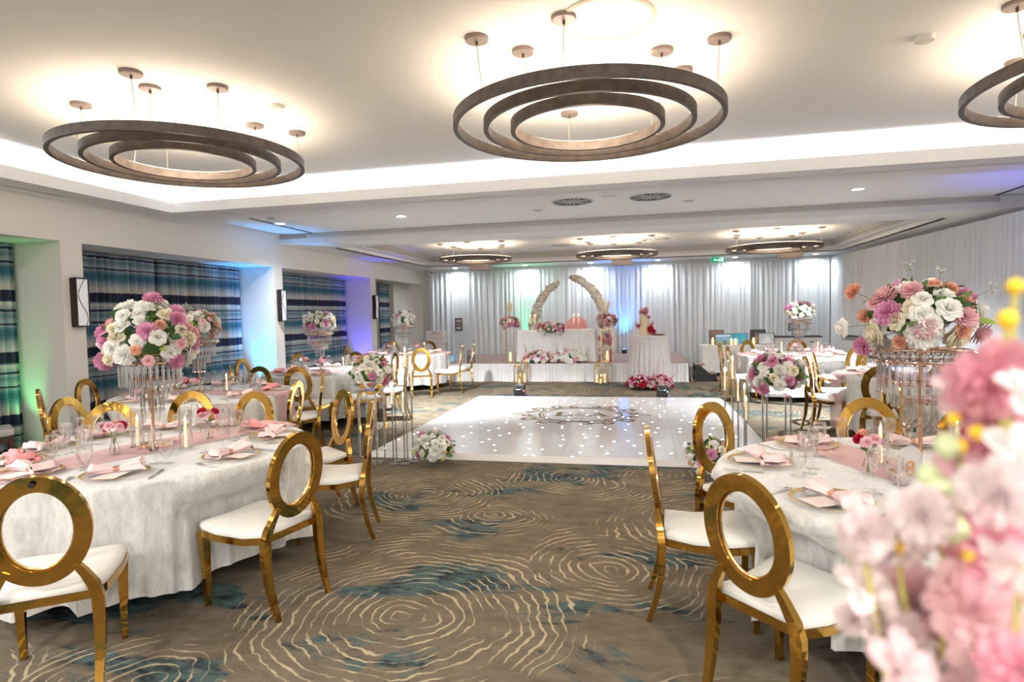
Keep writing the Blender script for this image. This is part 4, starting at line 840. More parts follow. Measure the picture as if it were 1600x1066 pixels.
# ------------------------------------------------------------------ aisle flowers, acrylic stands, tall candles
def acrylic_stand(x, y, h, s_, label):
    t = thing('acrylic_flower_stand', label, 'flower stand', (x, y, 0), 0, 'clear acrylic flower stands')
    for a in (-1, 1):
        for c in (-1, 1): MB().box(a*s_-.009, a*s_+.009, c*s_-.009, c*s_+.009, .006, h).build('post', ACRYLP, t, smooth=False)
    MB().box(-s_-.02, s_+.02, -s_-.02, s_+.02, 0, .006).build('base_plate', ACRYL, t, smooth=False); MB().box(-s_-.01, s_+.01, -s_-.01, s_+.01, h, h+.008).build('top_plate', ACRYL, t, smooth=False)
ACRYLP = glass('acrylic_post', (.97, .99, 1), base=.42, rough=.12, tint=.95)
acrylic_stand(-2.93, 6.06, .80, .10, 'clear four-post stand under the left aisle bouquet'); acrylic_stand(1.17, 5.86, .80, .10, 'clear four-post stand under the right aisle bouquet')
bouquet('flower_bouquet', 'round bouquet of white roses with peach carnations on the left acrylic stand', (-2.93, 6.06, .985), .235, .22, 46, 'WWWMHHPEEOWC', .055, 21, 125, 'bouquets on acrylic stands', 14)
bouquet('flower_bouquet', 'white bouquet with bright pink carnations on the right acrylic stand', (1.17, 5.86, .985), .25, .22, 44, 'WWHHMMHPPC', .060, 22, 125, 'bouquets on acrylic stands', 18)
bouquet('floor_flower_arrangement', 'round white and pink flower ball on the floor at the dance floor left corner', (-2.20, 6.02, .18), .23, .20, 40, 'WWWHMPPYYCW', .055, 23, 118, 'floor flower balls', 12)
bouquet('floor_flower_arrangement', 'white and pink flower ball on the floor behind the right front chairs', (.60, 5.88, .20), .25, .22, 42, 'WWWHMPPYYOW', .055, 24, 118, 'floor flower balls', 14)
def tall_candle(x, y, zf, label):
    t = thing('tall_candlestick', label, 'candlestick', (x, y, 0), 0, 'tall clear candlesticks'); zc2 = zf-.20
    MB().lathe([(0, 0), (.055, 0), (.055, .012), (.02, .018), (.012, .03)], 24, caps=False).build('base', CRYSTAL, t)
    MB().cyl(.009, .018, zc2-.012, 10).build('stem', ACRYLP, t); MB().lathe([(0, zc2-.02), (.018, zc2-.012), (.03, zc2-.004)], 16, caps=False).build('cup', CRYSTAL, t)
    g_ = MB().lathe([(.031, zc2-.004), (.033, zc2+.26), (.031, zc2+.26), (.029, zc2)], 20, caps=False).build('glass_cylinder', GLASS, t)
    c = MB().lathe([(0, zc2), (.011, zc2), (.010, zf-.035), (0, zf-.033)], 12).build('candle', WAX, t); MB().lathe([(0, zf-.034), (.009, zf-.018), (.008, zf-.005), (0, zf+.022)], 10).build('flame', FLAME, c)
for i, (x, y, z) in enumerate([(-2.68, 6.13, 1.11), (-2.58, 6.2, 1.245), (-2.49, 6.14, 1.05), (-2.66, 6.0, .86), (-2.54, 6.02, .77)]): tall_candle(x, y, z, 'tall candlestick by the left dance floor corner, '+['second tallest', 'tallest', 'third tallest', 'second shortest', 'shortest'][i])
for i, (x, y, z) in enumerate([(.75, 6.06, 1.03), (.83, 6.14, 1.13), (.86, 6.0, .94), (.93, 6.08, .87), (.92, 5.93, .77)]): tall_candle(x, y, z, 'tall candlestick by the right dance floor corner, '+['second tallest', 'tallest', 'third tallest', 'second shortest', 'shortest'][i])

# ------------------------------------------------------------------ stage
t = thing('stage', 'low stage with brown deck and pleated white skirt', 'stage', (0, 0, 0))
SX0, SX1, SY0, SY1 = -4.85, .95, 13.88, 17.1
MB().box(SX0, SX1, SY0, SY1, .38, .43).build('deck', DECK, t, smooth=False)
def pleats(p0, p1, z0, z1, amp, seed, flare=.05, res=.012):
    p0, p1 = Vector(p0), Vector(p1); L_ = (p1-p0).length; d = (p1-p0)/L_; nrm = Vector((d.y, -d.x)); random.seed(seed); ph = [random.uniform(0, 6) for _ in range(5)]
    def fn(u, v):
        s = u*L_; q = 1-v; o_ = amp*(.4+.6*q)*(math.sin(s*75+ph[0]+1.5*math.sin(s*3+ph[1]))+.6*math.sin(s*41+ph[2])+.5*math.sin(s*23+ph[3]*q))/2+flare*q**3*(1+.5*math.sin(s*9+ph[4]))
        p = p0+d*s+nrm*(o_+amp); return (p.x, p.y, z0+(z1-z0)*v)
    return MB().grid(fn, int(L_/res), 7)
pleats((SX0, SY0), (SX1, SY0), .005, .425, .022, 5, .07).build('front_skirt', SATIN2, t, sharp=0); pleats((SX1, SY0), (SX1, SY1), .005, .425, .022, 6, .05).build('side_skirt', SATIN2, t, sharp=0); pleats((SX0, SY1), (SX0, SY0), .005, .425, .022, 7).build('side_skirt', SATIN2, t, sharp=0)
for i in range(4):
    for y in (14.2, 16.6): MB().cyl(.025, 0, .38, 8, (SX0+.3+i*1.7, y)).build('leg', BLACK, t)
# sweetheart table
t = thing('sweetheart_table', 'white draped sweetheart table for two in the middle of the stage', 'table', (-2.06, 14.5, .43))
def boxcloth(hx_, hy_, zt, zb, sk, seed, n=200, wav=.012, fl=.06):
    random.seed(seed); ph = [random.uniform(0, 6) for _ in range(4)]
    def per(u):
        L_ = 4*(hx_+hy_); s = u*L_
        for (ax, ay, bx_, by_) in ((-hx_, -hy_, hx_, -hy_), (hx_, -hy_, hx_, hy_), (hx_, hy_, -hx_, hy_), (-hx_, hy_, -hx_, -hy_)):
            l = abs(bx_-ax)+abs(by_-ay)
            if s <= l: return ax+(bx_-ax)*s/l, ay+(by_-ay)*s/l
            s -= l
        return -hx_, -hy_
    V = []; F = []; L2 = [(0.0, 0), (1, 0), (1.004, .02)]+[(1+0, .1+(zt-zb-.1)*k/6) for k in range(7)]
    for i in range(n):
        u = i/n; x, y = per(u)
        for j, (k, dz) in enumerate(L2):
            q = dz/(zt-zb); w_ = (wav*(.3+q)*(math.sin(u*90+ph[0])+.5*math.sin(u*190+ph[1]))+fl*q*q) if j > 1 else 0
            l = math.hypot(x, y) or 1; V.append((x*k+x/l*w_, y*k+y/l*w_, zt-dz))
    K = len(L2)
    for i in range(n):
        j = (i+1) % n
        for q in range(K-1): F.append((i*K+q, j*K+q, j*K+q+1, i*K+q+1))
    return MB().add(V, F)
MB().box(-.9, .9, -.33, .33, .735, .76).build('tabletop', mat('ply2', (.4, .3, .2), .6), t, smooth=False)
for a in (-1, 1):
    for c in (-1, 1): MB().cyl(.015, 0, .735, 8, (a*.8, c*.26)).build('leg', BLACK, t)
o = boxcloth(.93, .36, .768, .01, 0, 3, 260, .010, .02).build('tablecloth', SATIN2, None, sharp=0, loc=(-2.06, 14.5, .43)); tag(o, 'white floor length cloth over the sweetheart table on the stage', 'tablecloth')
TOPZ = 1.199
bouquet('flower_spray', 'low cascading spray of red, pink and white flowers with dark greenery on the sweetheart table', (-2.17, 14.14, 1.22), .38, .20, 70, 'WRKLWYEPW', .048, 31, 108, None, 30)
for i, (x, l) in enumerate(((-2.72, 'left outer'), (-2.60, 'left inner'), (-1.66, 'right inner'), (-1.54, 'right outer'))):
    t = thing('taper_candlestick', 'thin gold taper candlestick on the sweetheart table, '+l, 'candlestick', (x, 14.45, TOPZ), 0, 'taper candlesticks on the sweetheart table')
    MB().lathe([(0, 0), (.04, 0), (.03, .01), (.006, .02), (.006, .13), (.014, .14), (.014, .15)], 16, caps=False).build('stick', GOLDL, t); c = MB().cyl(.010, .14, .33, 10).build('candle', WAX, t); MB().lathe([(0, .33), (.009, .345), (0, .375)], 8).build('flame', FLAME, c)
t = thing('upholstered_chair', 'pink velvet chair with rounded back behind the sweetheart table', 'chair', (-1.68, 15.15, .43)); VP = mat('pink_velvet', (.72, .36, .38), .7)
MB().lathe([(0, .40), (.24, .40), (.26, .44), (.24, .49), (0, .49)], 24).build('seat', VP, t); MB().grid(lambda u, v: (.27*math.sin((u-.5)*2.6), .22*math.cos((u-.5)*2.6), .45+.62*v*math.sqrt(max(.05, 1-((u-.5)*1.75)**2))), 18, 8).build('backrest', VP, t, sharp=0)
KIDS[t.name][-1].modifiers.new('s', 'SOLIDIFY').thickness = .05
for a in (-1, 1):
    for c in (-1, 1): MB().tube([(a*.17, c*.17, .4), (a*.2, c*.2, 0)], .012).build('leg', GOLDL, t)
# flower arches (two curved tusks)
def tusk(pts, rad, n, label, seed, pinkbase=0):
    t = thing('flower_arch', label, 'flower arch', (0, 0, 0), 0, 'curved white rose arches'); pts = [Vector((x, 15.3, z)) for x, z in pts]; o0 = pts[0].copy(); t.location = o0; pts = [p-o0 for p in pts]
    def P(q):
        s = q*(len(pts)-1); i = min(int(s), len(pts)-2); f = s-i; a, b_ = pts[max(i-1, 0)], pts[i]; c, d = pts[i+1], pts[min(i+2, len(pts)-1)]
        return .5*((2*b_)+(c-a)*f+(2*a-5*b_+4*c-d)*f*f+(3*b_-a-3*c+d)*f**3)
    MB().tube([P(k/20) for k in range(21)], [rad*(1-.68*k/20)*.45 for k in range(21)], 12).build('foliage_core', mat('moss_core%d' % seed, (.85, .84, .78), .8), t); random.seed(seed)
    MB().cyl(.16, 0, .03, 20).build('base_plate', WHITE, t)
    for i in range(n):
        q = (i+.5)/n; q = q**.88; c = P(q); d = (P(min(1, q+.02))-P(max(0, q-.02))).normalized(); r = rad*(1-.66*q)*.8; a = i*2.4; s1 = d.cross(Vector((0, 1, 0))).normalized(); s2 = d.cross(s1); nrm = (s1*math.cos(a)+s2*math.sin(a)+d*(.3 if q < .97 else 2)).normalized()
        kd = random.choice('WWWHMC') if q > pinkbase else random.choice('KLPLW'); me, nm_, ks = FT[kd]; s_ = .098*(1-.35*q)*random.uniform(.85, 1.15)
        inst(me, nm_, t, c+nrm*r*.8, nrm.to_track_quat('Z', 'Y').to_euler(), s_)
tusk([(-2.80, .43), (-2.80, .9), (-2.78, 1.35), (-2.66, 1.8), (-2.46, 2.12), (-2.17, 2.36)], .19, 92, 'shorter curved arch of white roses left of the sweetheart table', 41)
tusk([(-.98, .43), (-.96, .9), (-.97, 1.35), (-1.06, 1.8), (-1.25, 2.14), (-1.5, 2.36), (-1.78, 2.50)], .19, 98, 'taller curved arch of white roses right of the sweetheart table', 42, .2)
# gold flower plinths
for x, l in ((-3.2, 'left'), (-.86, 'right')):
    t = thing('flower_plinth', 'tall gold wire plinth %s of the sweetheart table' % l, 'flower stand', (x, 14.3, .43), 0, 'gold wire plinths'); s_ = .14; h = .76
    for a in (-1, 1):
        for c in (-1, 1): MB().box(a*s_-.007, a*s_+.007, c*s_-.007, c*s_+.007, 0, h).build('post', GOLDL, t, smooth=False)
    fr = MB()
    for z in (.004, h): ringbox(fr, -s_-.007, s_+.007, -s_-.007, s_+.007, .014, z, z+.012)
    fr.build('rails', GOLDL, t, smooth=False); MB().box(-s_, s_, -s_, s_, h+.012, h+.018).build('top_plate', ACRYL, t, smooth=False); MB().box(-s_, s_, -s_, s_, .016, .022).build('shelf', ACRYL, t, smooth=False)
    for k in (1, 2, 3): MB().box(-s_, s_, -s_-.004, -s_, k*.15+.1, k*.15+.106).build('wire', GOLDL, t, smooth=False)
    c0 = thing('pillar_candle', 'cream pillar candle inside the %s gold plinth' % l, 'candle', (x, 14.3, .453), 0, 'pillar candles in the plinths'); MB().cyl(.04, 0, .18, 18).build('wax', WAX, c0); MB().lathe([(0, .18), (.011, .197), (0, .23)], 8).build('flame', FLAMEW, c0)
    bouquet('flower_bouquet', 'pink bouquet with pampas plumes on the %s gold plinth' % l, (x, 14.3, 1.375), .26, .20, 44, 'LPLWKEWL', .060, 50+(l == 'left'), 132, 'pink bouquets on gold plinths', 6)
    p = thing('pampas_plumes', 'cream pampas plumes rising from the %s plinth bouquet' % l, 'pampas grass', (x, 14.3, 1.5), 0, 'pampas plumes'); random.seed(60)
    for k in range(7):
        a = k*.9; tip = Vector((.10*math.cos(a)+random.uniform(-.04, .04), .06*math.sin(a), random.uniform(.28, .42))); MB().tube([(0, 0, 0), tip*.5, tip*.8, tip], [.004, .012, .02, .003], 7).build('plume', PL_C, p)
# floral garland below the table on the stage front
bouquet('stage_flower_bed', 'low bed of white, peach and mauve flowers before the sweetheart table, left half', (-2.42, 13.99, .50), .44, .24, 92, 'WWCEPWHLO', .066, 71, 95, 'stage flower beds', 14).scale = (1, .38, 1)
bouquet('stage_flower_bed', 'low bed of white, peach and mauve flowers before the sweetheart table, right half', (-1.72, 13.99, .50), .44, .24, 92, 'WWWECHLPW', .066, 72, 95, 'stage flower beds', 14).scale = (1, .38, 1)
def spikes(name, label, pts, m, z0, group=None):
    t = thing(name, label, 'flower spikes', (pts[0][0], pts[0][1], z0), 0, group)
    for i, (x, y, dx, h) in enumerate(pts):
        st = MB().tube([(x-pts[0][0], y-pts[0][1], 0), (x-pts[0][0]+dx, y-pts[0][1], h)], .004, 5).build('stem', STEM, t); mb = MB(); random.seed(i)
        for k in range(16):
            q = .35+.65*k/16; a = k*2.4; c = (x-pts[0][0]+dx*q+.022*(1.2-q)*math.cos(a), y-pts[0][1]+.022*(1.2-q)*math.sin(a), h*q); mb.lathe([(0, -.014), (.016*(1.3-q), 0), (0, .016)], 6, c)
        mb.build('spike', m[i % len(m)], t)
spikes('flower_spikes', 'pink and cream flower spikes rising above the stage flower bed', [(-2.72, 14.06, -.1, .42), (-2.55, 14.06, -.05, .34), (-2.05, 14.06, .03, .42), (-1.9, 14.06, .06, .36), (-1.5, 14.06, .04, .38), (-1.38, 14.06, .1, .34)], [PL_LP, PL_C, PL_LP], .47)
# lanterns
def lantern(x, y, w_, h, label, nc=1):
    t = thing('candle_lantern', label, 'lantern', (x, y, 0), 0, 'gold framed lanterns'); fr = MB()
    for a in (-1, 1):
        for c in (-1, 1): fr.box(a*w_-.006, a*w_+.006, c*w_-.006, c*w_+.006, 0, h)
    for z in (0, h): ringbox(fr, -w_-.006, w_+.006, -w_-.006, w_+.006, .012, z, z+.012)
    fr.box(-w_, w_, -w_, w_, .001, .008); fr.build('frame', GOLDL, t, smooth=False)
    MB().lathe([(w_*1.2, h+.012), (w_*.5, h+.05), (.012, h+.06)], 4, caps=False).build('roof', GOLDL, t, smooth=False); MB().tube([(.022*math.cos(k*PI/8), 0, h+.075+.022*math.sin(k*PI/8)) for k in range(16)], .003, 5, True).build('ring_handle', GOLDL, t)
    for s_ in (-1, 1): MB().box(s_*(w_-.002)-.001, s_*(w_-.002)+.001, -w_+.006, w_-.006, .012, h).build('glass_pane', GLASS, t, smooth=False)
    c = MB().cyl(w_*.42, .009, h*.34, 14).build('candle', WAX, t); MB().lathe([(0, h*.34), (.011, h*.34+.017), (0, h*.34+.05)], 8).build('flame', FLAMEW, c)
for gx, s_ in ((-2.82, 'left'), (-.97, 'right')):
    lantern(gx-.085, 13.64, .062, .37, 'medium gold lantern in the %s group before the stage' % s_); lantern(gx+.085, 13.66, .068, .47, 'tallest gold lantern in the %s group before the stage' % s_); lantern(gx+.0, 13.50, .045, .16, 'small gold lantern in the %s group before the stage' % s_)
# cake table
t = thing('cake_table', 'small round table under a sheer white cloth holding the cake', 'table', (.10, 13.15, 0)); MB().lathe([(0, 1.06), (.36, 1.06), (.36, 1.085), (0, 1.085)], 32).build('tabletop', WHITE, t); MB().cyl(.03, .02, 1.06, 12).build('pedestal', BLACK, t); MB().lathe([(0, 0), (.25, 0), (.25, .02), (0, .02)], 24).build('foot', BLACK, t)
def fn(u, v):
    a = 2*PI*u; q = v
    if q < .15: r = .375*q/.15; z = 1.09
    else: k = (q-.15)/.85; r = .375+.10*k+.016*k**.5*(math.sin(24*a)+.6*math.sin(37*a+1)); z = 1.085-1.07*k
    return (r*math.cos(a), r*math.sin(a), z)
o = MB().grid(fn, 220, 12, True).build('tablecloth', sheer('cake_cloth', (.80, .74, .72), .97, .2), None, sharp=0, loc=(.10, 13.15, 0)); tag(o, 'sheer blush white cloth gathered to the floor over the cake table', 'tablecloth')
t = thing('wedding_cake', 'three tier cream wedding cake with pink and red flowers', 'cake', (.0, 13.12, 1.092))
for r, z0, z1 in ((.125, 0, .19), (.10, .19, .36), (.068, .36, .48)): MB().lathe([(0, z0), (r, z0), (r, z1-.006), (r-.006, z1), (0, z1)], 32).build('tier', CREAM, t)
random.seed(4)
for (dx, dy, dz, kd, s_) in [(-.0, -.02, .50, 'L', .07), (.05, -.03, .50, 'K', .06), (-.05, -.03, .49, 'L', .06), (.02, -.06, .46, 'P', .05), (-.04, 0, .53, 'K', .055), (.04, .0, .54, 'L', .055), (.09, -.08, .38, 'P', .04), (.14, -.08, .20, 'L', .06), (.17, -.06, .26, 'K', .05), (.12, -.11, .12, 'R', .08), (.17, -.08, .07, 'R', .07), (.14, -.10, .03, 'L', .06), (-.12, -.07, .19, 'P', .05), (-.15, -.04, .21, 'L', .045)]:
    me, nm_, ks = FT[kd]; inst(me, nm_, t, (dx, dy, dz), Vector((dx, dy-.05, .05)).to_track_quat('Z', 'Y').to_euler(), s_)
o = MB().lathe([(0, 0), (.12, 0), (.15, .018), (.145, .02), (.115, .006), (0, .006)], 28).build('serving_tray', mat('bronze_tray', (.35, .22, .10), .35, .6), None, loc=(.29, 13.02, 1.092)); tag(o, 'small bronze tray beside the cake', 'tray')
bouquet('floor_flower_arrangement', 'red and pink flower bed on the floor in front of the cake table, left half', (-.10, 12.50, .10), .30, .20, 64, 'RRLKERWPR', .062, 81, 98, 'cake table floor flowers', 14); bouquet('floor_flower_arrangement', 'red and pink flower bed on the floor in front of the cake table, right half', (.28, 12.52, .10), .30, .20, 64, 'RRLKEPLWR', .062, 82, 98, 'cake table floor flowers', 14)
spikes('flower_spikes', 'cream and pink flower spikes in front of the cake table', [(-.2, 12.6, -.03, .48), (-.06, 12.62, -.1, .5), (.08, 12.62, 0, .55), (.2, 12.62, .08, .55), (.36, 12.6, .02, .5), (.45, 12.55, .2, .3)], [PL_C, PL_LP], .1)
# steps, light cans, cable
t = thing('stage_steps', 'small black two-tread steps at the right end of the stage', 'steps', (1.34, 14.2, 0)); MB().box(-.22, .22, -.2, .1, .16, .2).build('tread', DECK, t, smooth=False); MB().box(-.22, .0, .1, .4, .33, .37).build('tread', DECK, t, smooth=False)
for y in (-.2, .38): MB().prism([(-.24, 0), (.24, 0), (.24, .04), (-.16, .37), (-.24, .37)], 0, .02).build('side_frame', BLACK, t, smooth=False); KIDS[t.name][-1].matrix_local = Matrix.Translation((0, y, 0)) @ Matrix.Rotation(PI/2, 4, 'X')
for y in (-.19, .08): MB().box(.18, .22, y, y+.02, 0, .16).build('leg', BLACK, t, smooth=False)
for x, l in ((-2.35, 'left'), (.30, 'right')):
    t = thing('par_light', 'black battery floor light behind the dance floor, %s one' % l, 'stage light', (x, 11.26, 0), 0, 'black floor lights'); MB().box(-.10, .10, -.09, .09, .0, .235).build('housing', BLACK, t, smooth=False, bevel=.012)
    MB().tube([(-.06, -.094, .205), (-.06, -.11, .16), (.06, -.11, .16), (.06, -.094, .205)], .008, 6).build('handle', mat('silver_handle', (.55, .55, .56), .3, .8), t); MB().lathe([(0, .236), (.05, .236), (.06, .248), (.05, .252), (0, .252)], 20).build('lens', mat('lens_grey', (.5, .5, .52), .1), t)
    MB().box(.085, .103, -.094, -.09, .12, .15).build('indicator', BLUEC if l == 'right' else emis('red_blue', (1, .1, .2), 3), t, smooth=False); MB().tube([(.1, 0, .05), (.16, 0, .03), (.2, .02, .012)], .012, 6).build('plug', mat('blue_plug', (.02, .12, .6), .4), t)
o = MB().tube([(-.72, 13.75, .012), (-.72, 13.0, .012), (-.78, 12.3, .012), (-.85, 11.5, .012), (-.85, 11.2, .012)], .03, 6).build('floor_cable', mat('dark_tape', (.06, .06, .06), .7), None); o.scale = (1, 1, .3); tag(o, 'dark taped cable crossing the carpet to the stage', 'cable')
o = MB().tube([(.5, 11.2, .01), (1.0, 11.18, .01), (2.4, 10.6, .01), (3.4, 10.2, .01)], .012, 6).build('floor_cable', BLACK, None); tag(o, 'thin black cable running right from the dance floor corner', 'cable')
# card box, poster and small frames at the left of the stage
t = thing('card_box_stand', 'tall pale plinth with a wedding card box in the far left corner', 'card box', (-5.55, 15.6, 0)); PP = mat('pale_pink_box', (.62, .56, .55), .6)
MB().box(-.2, .2, -.2, .2, 0, .84).build('plinth', PP, t, smooth=False, bevel=.006); MB().box(-.23, .23, -.18, .18, .84, 1.19).build('box', PP, t, smooth=False, bevel=.01); MB().box(-.06, .06, -.184, -.18, 1.12, 1.13).box(-.14, .14, -.184, -.1805, .98, .985).build('slot', BLACK, t, smooth=False); MB().box(-.012, .012, -.188, -.18, 1.135, 1.16).build('clasp', GOLDL, t, smooth=False)
def picture(name, label, x, y, z, w_, h, rz, scene, tilt=.18, frame=BLACK, group='framed photographs'):
    t = thing(name, label, 'picture frame', (x, y, z), rz, group); R_ = Matrix.Rotation(-tilt, 4, 'X')
    def add(nm2, mb, m): o = mb.build(nm2, m, t, smooth=False); o.matrix_local = R_; return o
    fr = MB(); e = .012; fr.box(-w_/2, w_/2, 0, .012, 0, e).box(-w_/2, w_/2, 0, .012, h-e, h).box(-w_/2, -w_/2+e, 0, .012, e, h-e).box(w_/2-e, w_/2, 0, .012, e, h-e).box(-w_/2+e, w_/2-e, .008, .012, e, h-e); add('frame', fr, frame)
    for i, (nm2, poly, col) in enumerate(scene):
        P = [(-w_/2+e+(w_-2*e)*a, e+(h-2*e)*b_) for a, b_ in poly]; yy = .0075-.0006*i; n = len(P); add(nm2, MB().add([(p[0], yy, p[1]) for p in P], [tuple(range(n))]), PM(col))
    st = MB().bar([(0, .014, h*.7), (0, .014+h*.35, .05)], .04, .004, (1, 0, 0)); add('easel_back', st, frame)
    return t
_pm = {}
def PM(c):
    if c not in _pm: _pm[c] = mat('print_colour', c, .35)
    return _pm[c]
def person_shape(cx_, col_, sc2=1.0, base=0.0):
    s_ = sc2; body = [(cx_-.10*s_, base), (cx_-.09*s_, .38*s_+base), (cx_-.03*s_, .46*s_+base), (cx_+.03*s_, .46*s_+base), (cx_+.09*s_, .38*s_+base), (cx_+.10*s_, base)]; head = [(cx_+.045*s_*math.cos(a*PI/6), .54*s_+base+.07*s_*math.sin(a*PI/6)) for a in range(12)]
    return [('figure', body, col_), ('figure', head, (.42, .24, .16))]
FULL = [(0, 0), (1, 0), (1, 1), (0, 1)]
beach = [('backdrop', FULL, (.10, .35, .62)), ('cloud', [(0, .7), (1, .78), (1, .92), (0, .86)], (.5, .62, .72)), ('ground', [(0, 0), (1, 0), (1, .35), (0, .42)], (.20, .28, .16))]+person_shape(.6, (.08, .10, .16))
sky = [('backdrop', FULL, (.02, .36, .60))]+person_shape(.28, (.62, .60, .56), 1.1)+person_shape(.74, (.30, .34, .42), .9)
cave = [('backdrop', FULL, (.30, .16, .10)), ('shade', [(0, 0), (.4, 0), (.2, .8), (0, 1)], (.16, .09, .07))]+person_shape(.6, (.5, .42, .36), .9)
night = [('backdrop', FULL, (.03, .03, .05))]+person_shape(.42, (.42, .22, .08), 1.3)+person_shape(.72, (.5, .5, .5), 1.2)
pale = [('backdrop', FULL, (.42, .50, .54)), ('dress', [(.2, 0), (.9, 0), (.75, .55), (.55, .9), (.4, .6)], (.62, .66, .68))]
t = thing('display_table', 'long white skirted table with framed photographs', 'table', (2.18, 15.6, 0)); MB().box(-.8, .8, -.33, .33, .70, .73).build('tabletop', WHITE, t, smooth=False)
for a in (-1, 1):
    for c in (-1, 1): MB().cyl(.015, 0, .7, 8, (a*.7, c*.26)).build('leg', BLACK, t)
o = boxcloth(.81, .34, .737, .07, 0, 8, 320, .008, .0).build('table_skirt', SATIN2, None, sharp=0, loc=(2.18, 15.6, 0)); tag(o, 'white pleated skirt on the framed photo table', 'tablecloth')
DT = .7385
picture('picture_frame', 'brown toned framed photo at the back left of the display table', 1.75, 15.62, DT, .36, .36, .1, cave); picture('picture_frame', 'framed beach photo leaning at the front left', 1.88, 15.42, DT, .38, .28, .05, beach); picture('picture_frame', 'framed photo of a couple against bright blue', 2.26, 15.42, DT, .36, .28, -.15, sky); picture('picture_frame', 'dark framed photo of two people at the back right', 2.70, 15.62, DT, .36, .36, -.2, night); picture('picture_frame', 'pale framed photo at the front right of the display table', 2.86, 15.42, DT, .36, .28, -.2, pale)
for x, h in ((1.62, .14), (2.05, .12), (2.14, .11), (2.55, .13)):
    t = thing('pillar_candle', 'cream electric pillar candle on the photo table, '+{1.62: 'leftmost', 2.05: 'second from left', 2.14: 'third from left', 2.55: 'rightmost'}[x], 'candle', (x, 15.30, DT), 0, 'candles on the photo table'); MB().cyl(.035, 0, h, 16).build('wax', WAX, t); MB().lathe([(0, h), (.012, h+.017), (0, h+.045)], 8).build('flame', FLAME, t)
picture('wall_poster', 'black hanging poster with three photos on the left drape', -5.39, 17.13, 1.13, .22, .38, .12, [('backdrop', FULL, (.03, .03, .03)), ('photo', [(.1, .68), (.9, .68), (.9, .92), (.1, .92)], (.5, .38, .28)), ('photo', [(.1, .38), (.9, .38), (.9, .62), (.1, .62)], (.28, .22, .2)), ('photo', [(.1, .08), (.9, .08), (.9, .32), (.1, .32)], (.5, .45, .4))], 0, group=None)
MB().tube([(0, .008, .37), (0, .06, 1.7)], .0015, 4).build('hanging_wire', mat_cord, bpy.data.objects['wall_poster'])
picture('picture_frame', 'small black framed photo leaning at the left end of the stage', -4.62, 14.05, .431, .15, .2, .2, sky); picture('picture_frame', 'lower of the two small black frames on the stage, left of the plinth', -4.12, 14.0, .431, .2, .19, 0, night); picture('picture_frame', 'upper of the two small black frames on the stage, left of the plinth', -4.2, 14.22, .431, .16, .3, 0, cave)
# exit sign, camera, counter, partition
t = thing('exit_sign', 'green illuminated exit sign with running figure above the drapes', 'exit sign', (1.9, 16.6, 2.985)); MB().box(-.17, .17, -.012, .012, -.15, -.02).build('panel', emis('exit_green', (.01, .30, .14), .7), t, smooth=False); MB().cyl(.006, -.02, -.0005, 8, (-.12, 0)).cyl(.006, -.02, -.0005, 8, (.12, 0)).build('hanger', TRIMW, t)
EW = emis('exit_white', (.9, 1, .95), 1.2); MB().box(.08, .13, -.0135, -.0125, -.13, -.04).box(-.10, -.02, -.0135, -.0125, -.095, -.08).build('door_and_arrow', EW, t, smooth=False)
MB().add([(-.10, -.0135, -.0875), (-.07, -.0135, -.06), (-.07, -.0135, -.115)], [(0, 2, 1)]).build('arrow_head', EW, t, smooth=False)
MB().bar([(.0, -.013, -.125), (.02, -.013, -.09), (.035, -.013, -.06), (.055, -.013, -.055)], .001, .014, (0, 1, 0)).bar([(.02, -.013, -.09), (.045, -.013, -.105), (.045, -.013, -.13)], .001, .012, (0, 1, 0)).lathe([(0, -.009), (.009, 0), (0, .009)], 10, (.045, -.0135, -.045)).build('running_figure', EW, t, smooth=False)
t = thing('security_camera', 'small white dome camera above the far left drape corner', 'security camera', (-6.2, 17.15, 2.984)); MB().lathe([(.05, 0), (.055, -.05), (.05, -.07), (0, -.07)], 20, caps=False).build('housing', TRIMW, t); MB().lathe([(.04, -.07), (.03, -.10), (0, -.11)], 18, caps=False).build('dome', BLACK, t)
t = thing('serving_counter', 'white counter with a black top line in front of the far drapes', 'counter', (3.75, 16.75, 0)); MB().box(-.62, .62, -.25, .25, 0, .85).build('body', mat('white_counter', (.80, .80, .80), .4), t, smooth=False, bevel=.01); MB().box(-.64, .64, -.27, .27, .85, .88).build('worktop', BLACK, t, smooth=False); MB().box(.34, .46, -.256, -.251, .72, .745).build('badge', mat('dark_green', (.02, .08, .05), .4), t, smooth=False)
t = thing('glass_partition', 'low pale partition with a glass edge along the right drape', 'partition', (4.62, 14.3, 0)); MB().box(-.02, .02, -1.5, 1.5, 0, .82).build('panel', mat('pale_panel', (.66, .66, .65), .4), t, smooth=False); MB().box(-.006, .006, -1.5, 1.5, .82, .95).build('glass_edge', glass('green_glass', (.85, .97, .93), base=.2), t, smooth=False)
t = thing('pink_glass_candles', 'pink glass candle cluster on the back right table', 'candles', (3.25, 12.15, .764))
for k, (dx, h) in enumerate(((-.12, .11), (-.02, .13), (.10, .12), (.18, .10))): MB().lathe([(0, 0), (.035, 0), (.03, h*.6), (.012, h), (0, h)], 14, (dx, .05*(k % 2), 0)).build('candle_cup', mat('pink_glow%d' % k, (.9, .3, .32), .3, Emission_Color=(1, .3, .3, 1), Emission_Strength=.6), t)

